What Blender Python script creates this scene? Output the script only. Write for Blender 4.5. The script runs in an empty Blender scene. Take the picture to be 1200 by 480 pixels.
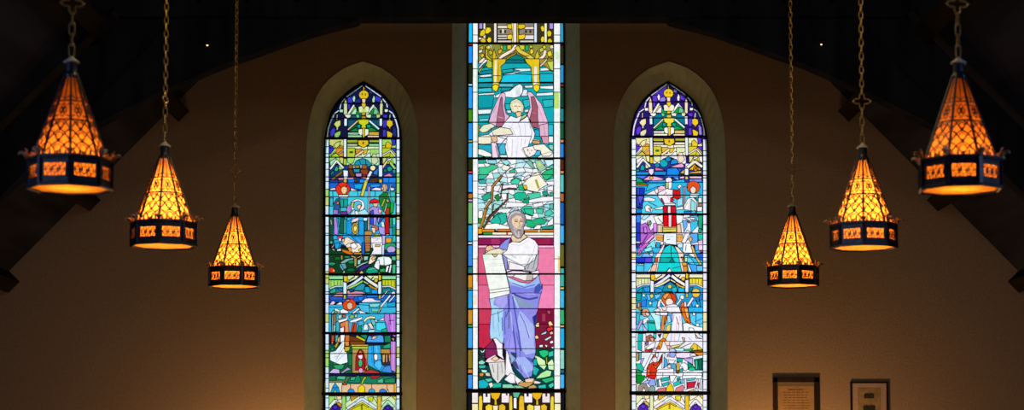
import bpy, bmesh, math, random
from mathutils import Vector, Matrix
from mathutils.geometry import delaunay_2d_cdt

C = bpy.context.scene.collection
rnd = random.Random(7)

# ------------------------------------------------------------------ camera
F, CX, CY, PITCH, EYE = 2200.0, 602.0, 387.0, math.radians(3.8), 1.6
cp, sp = math.cos(PITCH), math.sin(PITCH)

def at(px, py, Y):
    """point of the place seen at a photograph position, on the upright plane at distance Y"""
    v = CY - py
    dx, dy, dz = px - CX, F * cp - v * sp, F * sp + v * cp
    s = Y / dy
    return Vector((dx * s, Y, EYE + dz * s))

cam = bpy.data.cameras.new('camera')
cam.sensor_width = 36.0
cam.lens = F / 1200 * 36.0
cam.shift_x = -(CX - 600) / 1200
cam.shift_y = (CY - 240) / 1200
cam.clip_start, cam.clip_end = 0.1, 200
cam.dof.use_dof = True
cam.dof.focus_distance = 21.0
cam.dof.aperture_fstop = 2.2
camo = bpy.data.objects.new('camera', cam)
C.objects.link(camo)
camo.location = (0, 0, EYE)
camo.rotation_euler = (math.pi / 2 + PITCH, 0, 0)
bpy.context.scene.camera = camo

# ------------------------------------------------------------------ materials
def lin(h):
    h = h.lower()
    o = []
    for i in (0, 2, 4):
        c = int(h[i:i + 2], 16) / 255
        o.append(c / 12.92 if c <= .04045 else ((c + .055) / 1.055) ** 2.4)
    return tuple(o)

def new_mat(name):
    m = bpy.data.materials.new(name)
    m.use_nodes = True
    nt = m.node_tree
    nt.nodes.clear()
    out = nt.nodes.new('ShaderNodeOutputMaterial')
    return m, nt, out

def surf(name, col, rough=.7, metal=0.0, noise=.25, scale=6.0, bump=.0, stretch=None, spec=.5):
    m, nt, out = new_mat(name)
    b = nt.nodes.new('ShaderNodeBsdfPrincipled')
    b.inputs['Roughness'].default_value = rough
    b.inputs['Metallic'].default_value = metal
    b.inputs['Specular IOR Level'].default_value = spec
    tc = nt.nodes.new('ShaderNodeTexCoord')
    mp = nt.nodes.new('ShaderNodeMapping')
    if stretch: mp.inputs['Scale'].default_value = stretch
    n = nt.nodes.new('ShaderNodeTexNoise')
    n.inputs['Scale'].default_value = scale
    n.inputs['Detail'].default_value = 6
    nt.links.new(tc.outputs['Object'], mp.inputs['Vector'])
    nt.links.new(mp.outputs['Vector'], n.inputs['Vector'])
    r = nt.nodes.new('ShaderNodeValToRGB')
    r.color_ramp.elements[0].position, r.color_ramp.elements[1].position = .3, .7
    r.color_ramp.elements[0].color = tuple(c * (1 - noise) for c in col) + (1,)
    r.color_ramp.elements[1].color = tuple(min(1, c * (1 + noise)) for c in col) + (1,)
    nt.links.new(n.outputs['Fac'], r.inputs['Fac'])
    nt.links.new(r.outputs['Color'], b.inputs['Base Color'])
    if bump:
        bp = nt.nodes.new('ShaderNodeBump')
        bp.inputs['Strength'].default_value = bump
        bp.inputs['Distance'].default_value = .01
        nt.links.new(n.outputs['Fac'], bp.inputs['Height'])
        nt.links.new(bp.outputs['Normal'], b.inputs['Normal'])
    nt.links.new(b.outputs['BSDF'], out.inputs['Surface'])
    return m

def stained(name):
    """coloured glass: lets the daylight behind it through, tinted by each piece's own colour, slightly streaky"""
    m, nt, out = new_mat(name)
    a = nt.nodes.new('ShaderNodeAttribute')
    a.attribute_name = 'tint'
    tc = nt.nodes.new('ShaderNodeTexCoord')
    n = nt.nodes.new('ShaderNodeTexNoise')
    n.inputs['Scale'].default_value = 14
    n.inputs['Detail'].default_value = 5
    n.inputs['Roughness'].default_value = .65
    nt.links.new(tc.outputs['Object'], n.inputs['Vector'])
    mr = nt.nodes.new('ShaderNodeMapRange')
    mr.inputs['From Min'].default_value, mr.inputs['From Max'].default_value = .32, .68
    mr.inputs['To Min'].default_value, mr.inputs['To Max'].default_value = .86, 1.06
    nt.links.new(n.outputs['Fac'], mr.inputs['Value'])
    mx = nt.nodes.new('ShaderNodeVectorMath')
    mx.operation = 'SCALE'
    nt.links.new(a.outputs['Color'], mx.inputs[0])
    nt.links.new(mr.outputs['Result'], mx.inputs['Scale'])
    t = nt.nodes.new('ShaderNodeBsdfTransparent')
    nt.links.new(mx.outputs['Vector'], t.inputs['Color'])
    nt.links.new(t.outputs['BSDF'], out.inputs['Surface'])
    return m

def lamp_glass(name, col, speck=.3):
    """opal glass of a lantern, lit through by the bulb inside"""
    m, nt, out = new_mat(name)
    tc = nt.nodes.new('ShaderNodeTexCoord')
    n = nt.nodes.new('ShaderNodeTexNoise')
    n.inputs['Scale'].default_value = 30
    n.inputs['Detail'].default_value = 3
    nt.links.new(tc.outputs['Object'], n.inputs['Vector'])
    r = nt.nodes.new('ShaderNodeValToRGB')
    r.color_ramp.elements[0].position, r.color_ramp.elements[1].position = .35, .65
    r.color_ramp.elements[0].color = tuple(c * (1 - speck) for c in col) + (1,)
    r.color_ramp.elements[1].color = tuple(col) + (1,)
    nt.links.new(n.outputs['Fac'], r.inputs['Fac'])
    t = nt.nodes.new('ShaderNodeBsdfTranslucent')
    d = nt.nodes.new('ShaderNodeBsdfDiffuse')
    mx = nt.nodes.new('ShaderNodeMixShader')
    mx.inputs['Fac'].default_value = .2
    nt.links.new(r.outputs['Color'], t.inputs['Color'])
    nt.links.new(r.outputs['Color'], d.inputs['Color'])
    nt.links.new(t.outputs['BSDF'], mx.inputs[1])
    nt.links.new(d.outputs['BSDF'], mx.inputs[2])
    nt.links.new(mx.outputs['Shader'], out.inputs['Surface'])
    return m

def emitter(name, col, strength):
    m, nt, out = new_mat(name)
    e = nt.nodes.new('ShaderNodeEmission')
    e.inputs['Color'].default_value = tuple(col) + (1,)
    e.inputs['Strength'].default_value = strength
    nt.links.new(e.outputs['Emission'], out.inputs['Surface'])
    return m

def pane_glass(name):
    m, nt, out = new_mat(name)
    t = nt.nodes.new('ShaderNodeBsdfTransparent')
    g = nt.nodes.new('ShaderNodeBsdfGlossy')
    g.inputs['Roughness'].default_value = .05
    mx = nt.nodes.new('ShaderNodeMixShader')
    mx.inputs['Fac'].default_value = .02
    nt.links.new(t.outputs['BSDF'], mx.inputs[1])
    nt.links.new(g.outputs['BSDF'], mx.inputs[2])
    nt.links.new(mx.outputs['Shader'], out.inputs['Surface'])
    return m

M_PLASTER = surf('plaster', (.46, .37, .29), .9, noise=.10, scale=38.0, bump=.35, spec=.1)
M_STONE = surf('reveal_stone_green_lit', (.42, .53, .42), .8, noise=.10, scale=7.0, bump=.2, spec=.2)  # greenish light from the stained glass put into the reveals' even colour
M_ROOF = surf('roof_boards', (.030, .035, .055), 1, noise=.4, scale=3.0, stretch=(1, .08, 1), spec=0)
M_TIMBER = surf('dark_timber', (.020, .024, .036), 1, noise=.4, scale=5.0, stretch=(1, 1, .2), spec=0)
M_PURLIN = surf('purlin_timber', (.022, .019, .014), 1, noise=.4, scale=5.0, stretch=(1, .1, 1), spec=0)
M_FLOOR = surf('floor_boards', (.10, .06, .035), .5, noise=.4, scale=4.0, stretch=(4, .3, 1))
M_SIDE = surf('side_plaster', (.30, .25, .20), .9, noise=.1, scale=4.0, spec=.1)
M_GLASS = stained('stained_glass')
M_LEAD = surf('lead', (.010, .010, .014), .8, noise=.3, scale=30, spec=.1)
M_IRON = surf('window_iron', (.008, .008, .011), .8, noise=.3, scale=20, spec=.1)
M_BRONZE = surf('lantern_bronze', (.085, .075, .075), .42, .75, noise=.35, scale=40)
M_BRASS = surf('aged_brass', (.60, .42, .22), .38, .6, noise=.35, scale=40)
M_CAP = surf('pale_brass', (.92, .72, .46), .6, .0, noise=.25, scale=40)
M_CHAIN = surf('chain_brass', (.82, .46, .13), .32, .6, noise=.4, scale=60)
M_AMBER = lamp_glass('amber_glass', (1.0, .66, .17))
M_EMBER = lamp_glass('ember_glass', (1.0, .24, .018))
M_BANDG = lamp_glass('band_amber_glass', (1.0, .42, .09), .35)
M_BANDE = lamp_glass('band_ember_glass', (1.0, .25, .015), .5)
M_OPAL = lamp_glass('opal_glass', (1.0, .97, .85), .10)
M_OPALE = lamp_glass('opal_orange_glass', (1.0, .55, .14), .25)
M_FRAME_A = surf('walnut_frame', (.030, .016, .010), .45, noise=.4, scale=20, stretch=(1, 1, .2))
M_FRAME_B = surf('black_frame', (.012, .010, .010), .4, noise=.3, scale=20)
M_MAT_A = surf('grey_mat', (.28, .25, .22), .9, noise=.08, scale=20)
M_PAPER_A = surf('aged_paper', (.52, .36, .20), .9, noise=.15, scale=9)
M_INK = surf('faded_ink', (.22, .13, .07), .9, noise=.2, scale=30)
M_MAT_B = surf('pale_mat', (.62, .50, .46), .9, noise=.06, scale=20)
M_PAPER_B = surf('tan_print', (.44, .34, .22), .9, noise=.25, scale=14)
M_PHOTO = surf('dark_photograph', (.05, .045, .045), .6, noise=.8, scale=40)
M_PANE = pane_glass('picture_glass')
M_GLINT = emitter('hardware_glint', (1.0, .55, .16), 2.2)  # glow standing in for light caught on metal fittings

# ------------------------------------------------------------------ helpers
def link(name, me, mat=None, parent=None):
    o = bpy.data.objects.new(name, me)
    C.objects.link(o)
    if mat is not None and me is not None: me.materials.append(mat)
    if parent: o.parent = parent
    return o

def mesh_of(bm, name='m', smooth=False):
    bmesh.ops.recalc_face_normals(bm, faces=bm.faces)
    me = bpy.data.meshes.new(name)
    bm.to_mesh(me)
    bm.free()
    if smooth:
        for p in me.polygons: p.use_smooth = True
    return me

def tag(o, label, cat, group=None, kind=None):
    o['label'] = label
    o['category'] = cat
    if group: o['group'] = group
    if kind: o['kind'] = kind
    return o

def empty(name, loc, label, cat, group=None, kind=None):
    o = bpy.data.objects.new(name, None)
    C.objects.link(o)
    o.location = loc
    o.empty_display_size = .2
    return tag(o, label, cat, group, kind)

def box(bm, c, s, rot=None):
    r = bmesh.ops.create_cube(bm, size=1.0)
    m = Matrix.Translation(c) @ (rot.to_4x4() if rot else Matrix.Identity(4)) @ Matrix.Diagonal((s[0], s[1], s[2], 1))
    bmesh.ops.transform(bm, matrix=m, verts=r['verts'])
    return r['verts']

def prism(bm, pts, dv):
    """solid from an outline of 3D points swept by the vector dv"""
    a = [bm.verts.new(p) for p in pts]
    b = [bm.verts.new(Vector(p) + Vector(dv)) for p in pts]
    n = len(a)
    bm.faces.new(a)
    bm.faces.new(list(reversed(b)))
    for i in range(n):
        j = (i + 1) % n
        bm.faces.new((a[j], a[i], b[i], b[j]))

def tube(bm, pts, r, n=6, closed=False):
    rings = []
    N = len(pts)
    pts = [Vector(p) for p in pts]
    up0 = None
    for i, p in enumerate(pts):
        if closed: t = pts[(i + 1) % N] - pts[i - 1]
        else: t = pts[min(i + 1, N - 1)] - pts[max(i - 1, 0)]
        t.normalize()
        if up0 is None:
            up0 = Vector((0, 0, 1)) if abs(t.z) < .9 else Vector((1, 0, 0))
        u = up0 - t * up0.dot(t)
        if u.length < 1e-6: u = t.orthogonal()
        u.normalize()
        up0 = u
        v = t.cross(u)
        rr = r[i] if isinstance(r, (list, tuple)) else r
        rings.append([bm.verts.new(p + (u * math.cos(2 * math.pi * k / n) + v * math.sin(2 * math.pi * k / n)) * rr) for k in range(n)])
    M = N if closed else N - 1
    for i in range(M):
        a, b = rings[i], rings[(i + 1) % N]
        for k in range(n):
            bm.faces.new((a[k], a[(k + 1) % n], b[(k + 1) % n], b[k]))
    if not closed:
        bm.faces.new(list(reversed(rings[0])))
        bm.faces.new(rings[-1])

def lathe(bm, prof, n=16, phase=0.0):
    rings = []
    for r, z in prof:
        rings.append([bm.verts.new((r * math.cos(2 * math.pi * k / n + phase), r * math.sin(2 * math.pi * k / n + phase), z)) for k in range(n)])
    for a, b in zip(rings, rings[1:]):
        for k in range(n):
            bm.faces.new((a[k], a[(k + 1) % n], b[(k + 1) % n], b[k]))
    bm.faces.new(list(reversed(rings[0])))
    bm.faces.new(rings[-1])

# ------------------------------------------------------------------ the room
YW, YG, YB = 24.0, 24.33, 24.62          # wall face, glass, outside face
A, B = at(0, 328, YW), at(297, 30, YW)
SL = (B.z - A.z) / (B.x - A.x)
RIDGE = A.z - SL * A.x                    # z of the roof underside at x = 0
XS, Y0 = 8.2, -6.0
def roof_z(x): return RIDGE - SL * abs(x)

def mirror(pts, c=1209.2): return [(c - x, y) for x, y in reversed(pts)]
IN_L = [(378.2, 505), (378.6, 300), (379.2, 200), (379.5, 180), (380.5, 162), (383.2, 148), (388, 131.5), (394.2, 120.6), (403.8, 110.8), (414.2, 102.6), (426.3, 95.6),
        (438.2, 102.4), (449, 110.6), (457.4, 120.4), (464.6, 132), (469.2, 148), (470.6, 163), (470.7, 180), (470.6, 200), (470.4, 300), (470.2, 505)]
OUT_L = [(356.5, 508), (357, 300), (358.5, 200), (360, 160), (363, 138), (368.5, 119), (375.5, 105), (386, 92.5), (404, 79.5), (425.5, 72),
         (447, 79.5), (464.5, 92.5), (475, 105), (482, 119), (487.5, 138), (490, 160), (490, 200), (489, 300), (488, 508)]
IN_C = [(547.2, 505), (547.6, 300), (547.8, 180), (548, 60), (548.5, 0), (556, -35), (575, -60), (604.6, -80),
        (634.2, -60), (653.2, -35), (660.7, 0), (661.4, 60), (661.6, 180), (662, 300), (662.3, 505)]
OUT_C = [(529, 508), (529, 300), (529.3, 180), (529.6, 60), (530, 10), (538, -45), (565, -85), (604.6, -108),
         (644.2, -85), (671.2, -45), (679.2, 10), (679.6, 60), (679.9, 180), (680.2, 300), (680.2, 508)]
def smooth(pts, n=3):
    """rounder outline: each half of the pointed arch becomes a smooth curve, the apex stays a point"""
    k = len(pts) // 2
    def half(h):
        o = []
        for i in range(len(h) - 1):
            p0, p1, p2, p3 = h[max(0, i - 1)], h[i], h[i + 1], h[min(len(h) - 1, i + 2)]
            if abs(p2[1] - p1[1]) > 40: o.append(p1); continue
            for j in range(n):
                t = j / n
                o.append(tuple(.5 * (2 * p1[c] + (p2[c] - p0[c]) * t + (2 * p0[c] - 5 * p1[c] + 4 * p2[c] - p3[c]) * t * t
                                     + (3 * p1[c] - p0[c] - 3 * p2[c] + p3[c]) * t ** 3) for c in (0, 1)))
        return o
    a = half(pts[:k + 1])
    b = half(pts[k:][::-1])
    return a + [pts[k]] + b[::-1]
def same_count(inner, outer, k=8):
    """smooth both outlines of a reveal and give them the same number of points"""
    def resample(pts, n):
        pts = [Vector(p) for p in pts]
        L = [0]
        for a, b in zip(pts, pts[1:]): L.append(L[-1] + (b - a).length)
        o = []
        for i in range(n + 1):
            d, j = L[-1] * i / n, 0
            while j < len(L) - 2 and L[j + 1] < d: j += 1
            t = (d - L[j]) / max(1e-9, L[j + 1] - L[j])
            o.append(tuple(pts[j].lerp(pts[j + 1], min(1, t))))
        return o
    out = []
    for q in (inner, outer):
        m = len(q) // 2
        s1 = smooth(q)
        c = s1.index(q[m])
        out.append(resample(s1[:c + 1], 40) + resample(s1[c:], 40)[1:])
    return out
IN_L, OUT_L = same_count(IN_L, OUT_L)
IN_R, OUT_R = mirror(IN_L), mirror(OUT_L)
WINS = [(IN_L, OUT_L), (IN_C, OUT_C), (IN_R, OUT_R)]

def xz(p): return Vector((p.x, p.z))

def ccw(poly):
    poly = [Vector((p[0], p[1])) for p in poly]
    n = len(poly)
    ar = sum(poly[i].x * poly[(i + 1) % n].y - poly[(i + 1) % n].x * poly[i].y for i in range(n))
    return poly if ar > 0 else poly[::-1]

def holed(outer, holes):
    outer, holes = ccw(outer), [ccw(h) for h in holes]
    verts, faces = list(outer), [list(range(len(outer)))]
    for h in holes:
        faces.append(list(range(len(verts), len(verts) + len(h))))
        verts += h
    v, e, f, ov, oe, of = delaunay_2d_cdt([Vector(q) for q in verts], [], faces, 1, 1e-5)
    return v, [t for t, o in zip(f, of) if o == [0]]

def build_back_wall():
    bm = bmesh.new()
    e = .12
    outer = [(-XS - .3, 0), (XS + .3, 0), (XS + .3, roof_z(XS + .3) + e), (0, RIDGE + e), (-XS - .3, roof_z(XS + .3) + e)]
    for Y, key in ((YW, 1), (YB, 0)):
        holes = [[xz(at(x, y, YW if key else YG)) for x, y in w[key]] for w in WINS]
        v, f = holed(outer, holes)
        vs = [bm.verts.new((q[0], Y, q[1])) for q in v]
        for t in f: bm.faces.new([vs[i] for i in t])
    ov = [[bm.verts.new((x, Y, z)) for x, z in outer] for Y in (YW, YB)]
    for i in range(5):
        j = (i + 1) % 5
        bm.faces.new((ov[0][i], ov[0][j], ov[1][j], ov[1][i]))
    return mesh_of(bm, 'wall_back')

o = link('wall_back', build_back_wall(), M_PLASTER)
tag(o, 'brown plaster gable wall pierced by three stained glass windows', 'wall', kind='structure')

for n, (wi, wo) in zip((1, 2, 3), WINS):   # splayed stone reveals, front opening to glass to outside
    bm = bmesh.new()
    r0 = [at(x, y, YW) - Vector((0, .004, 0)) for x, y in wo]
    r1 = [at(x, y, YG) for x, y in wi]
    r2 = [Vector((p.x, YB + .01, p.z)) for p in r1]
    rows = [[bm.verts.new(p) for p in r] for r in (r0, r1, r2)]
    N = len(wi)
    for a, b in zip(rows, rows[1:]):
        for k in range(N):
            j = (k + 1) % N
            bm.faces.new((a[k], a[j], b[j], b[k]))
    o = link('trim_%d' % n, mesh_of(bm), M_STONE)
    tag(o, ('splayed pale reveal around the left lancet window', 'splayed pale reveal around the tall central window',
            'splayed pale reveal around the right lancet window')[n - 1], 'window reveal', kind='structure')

def struct(name, bm, mat, label, cat):
    return tag(link(name, mesh_of(bm), mat), label, cat, kind='structure')

bm = bmesh.new(); box(bm, (0, (Y0 + YB) / 2, -.1), (2 * XS + .8, YB - Y0 + .4, .2))
struct('floor', bm, M_FLOOR, 'dark wooden floor below the view', 'floor')
for s, nm in ((-1, 'left'), (1, 'right')):
    bm = bmesh.new(); box(bm, (s * (XS + .15), (Y0 + YB) / 2, roof_z(XS) / 2), (.3, YB - Y0, roof_z(XS) + .1))
    struct('wall_' + nm, bm, M_SIDE, 'low plaster side wall on the %s under the roof slope' % nm, 'wall')
bm = bmesh.new()
prism(bm, [(-XS - .3, Y0, 0), (XS + .3, Y0, 0), (XS + .3, Y0, roof_z(XS + .3) + .1), (0, Y0, RIDGE + .1), (-XS - .3, Y0, roof_z(XS + .3) + .1)], (0, -.3, 0))
struct('wall_front', bm, M_SIDE, 'plaster end wall behind the viewer', 'wall')
bm = bmesh.new()
x1, t = XS + .5, .3
prism(bm, [(-x1, Y0 - .3, roof_z(x1)), (0, Y0 - .3, RIDGE), (x1, Y0 - .3, roof_z(x1)), (x1, Y0 - .3, roof_z(x1) + t), (0, Y0 - .3, RIDGE + t), (-x1, Y0 - .3, roof_z(x1) + t)], (0, YB - Y0 + .6, 0))
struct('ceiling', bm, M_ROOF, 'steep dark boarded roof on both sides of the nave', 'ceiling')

# purlins running along the roof
for s in (-1, 1):
    for k, (px, py) in enumerate(((203, 138), (99, 240), (4, 340))):
        p = at(px, py, YW)
        x = p.x * -s
        nx, nz = math.sin(math.atan(SL)), math.cos(math.atan(SL))   # slope normal
        h, w = .20, .10
        base = Vector((s * abs(p.x), 0, roof_z(p.x)))
        tdir = Vector((s * nz, 0, -nx)); ndir = Vector((-s * nx, 0, -nz))
        q = [base - tdir * w, base + tdir * w, base + tdir * w + ndir * h, base - tdir * w + ndir * h]
        bm = bmesh.new()
        prism(bm, [(v.x, YW - .02, v.z) for v in q], (0, -(YW - 1.0), 0))
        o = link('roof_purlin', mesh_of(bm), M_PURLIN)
        side = 'left' if s < 0 else 'right'
        tag(o, '%s dark roof purlin along the %s roof slope' % (('uppermost', 'middle', 'lowest')[k], side), 'roof beam', 'purlins along the %s roof slope' % side, 'structure')

# arched truss in front of the window wall
YT = 19.6
tr = empty('roof_truss', (0, YT, 0), 'dark timber roof truss arching above the three windows', 'roof truss', kind='structure')
def truss_part(name, px, dy):
    bm = bmesh.new()
    prism(bm, [at(x, y, YT) - Vector((0, YT, 0)) for x, y in px], (0, -dy, 0))
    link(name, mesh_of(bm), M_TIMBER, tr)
arch = [(58, 182), (88, 166), (117, 151), (150, 134), (180, 119), (212, 104), (243, 90), (264, 81), (287, 73), (310, 65), (340, 54), (369, 44), (395, 37), (420, 31), (423, 28)]
truss_part('arched_brace', arch + [(423, 20), (214, 20), (150, 92)], .24)
truss_part('arched_brace', [(1204 - x, y) for x, y in reversed(arch + [(423, 20), (214, 20), (150, 92)])], .24)
for s in (0, 1):
    rf = [(-160, 397), (214, 29), (300, -56), (262, -92), (-198, 360)]
    if s: rf = [(1204 - x, y) for x, y in reversed(rf)]
    truss_part('rafter', rf, .20)
truss_part('collar_beam', [(150, 27.5), (1054, 27.5), (1120, -40), (84, -40)], .30)
bm = bmesh.new()
for k in range(14):
    x = 240 + k * 56
    p = at(x, 8, YT) - Vector((0, YT + .32, 0))
    r = bmesh.ops.create_uvsphere(bm, u_segments=8, v_segments=5, radius=.03)
    bmesh.ops.translate(bm, vec=p, verts=r['verts'])
link('bolt_heads', mesh_of(bm), M_IRON, tr)

# glints on bronze truss hardware, made as small glowing parts
for i, (px, py, r, lab) in enumerate(((243, 53, .020, 'tiny glowing glint of bronze hardware on the dark truss above the left lanterns'),
                                      (962.5, 52, .022, 'tiny glowing glint of bronze hardware on the dark truss above the right lanterns'))):
    p = at(px, py, YT - .30)
    e = empty('truss_glint', p, lab, 'hardware glint', 'tiny hardware glints on the roof truss')
    bm = bmesh.new(); lathe(bm, [(.012, .05), (.022, .045), (.024, .012), (.014, .004)], 10)
    link('fitting_body', mesh_of(bm), M_IRON, e)
    bm = bmesh.new(); lathe(bm, [(.006, -.008), (r * .5, -.002), (.011, .006)], 10)
    link('fitting_glint', mesh_of(bm), M_GLINT, e)

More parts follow.
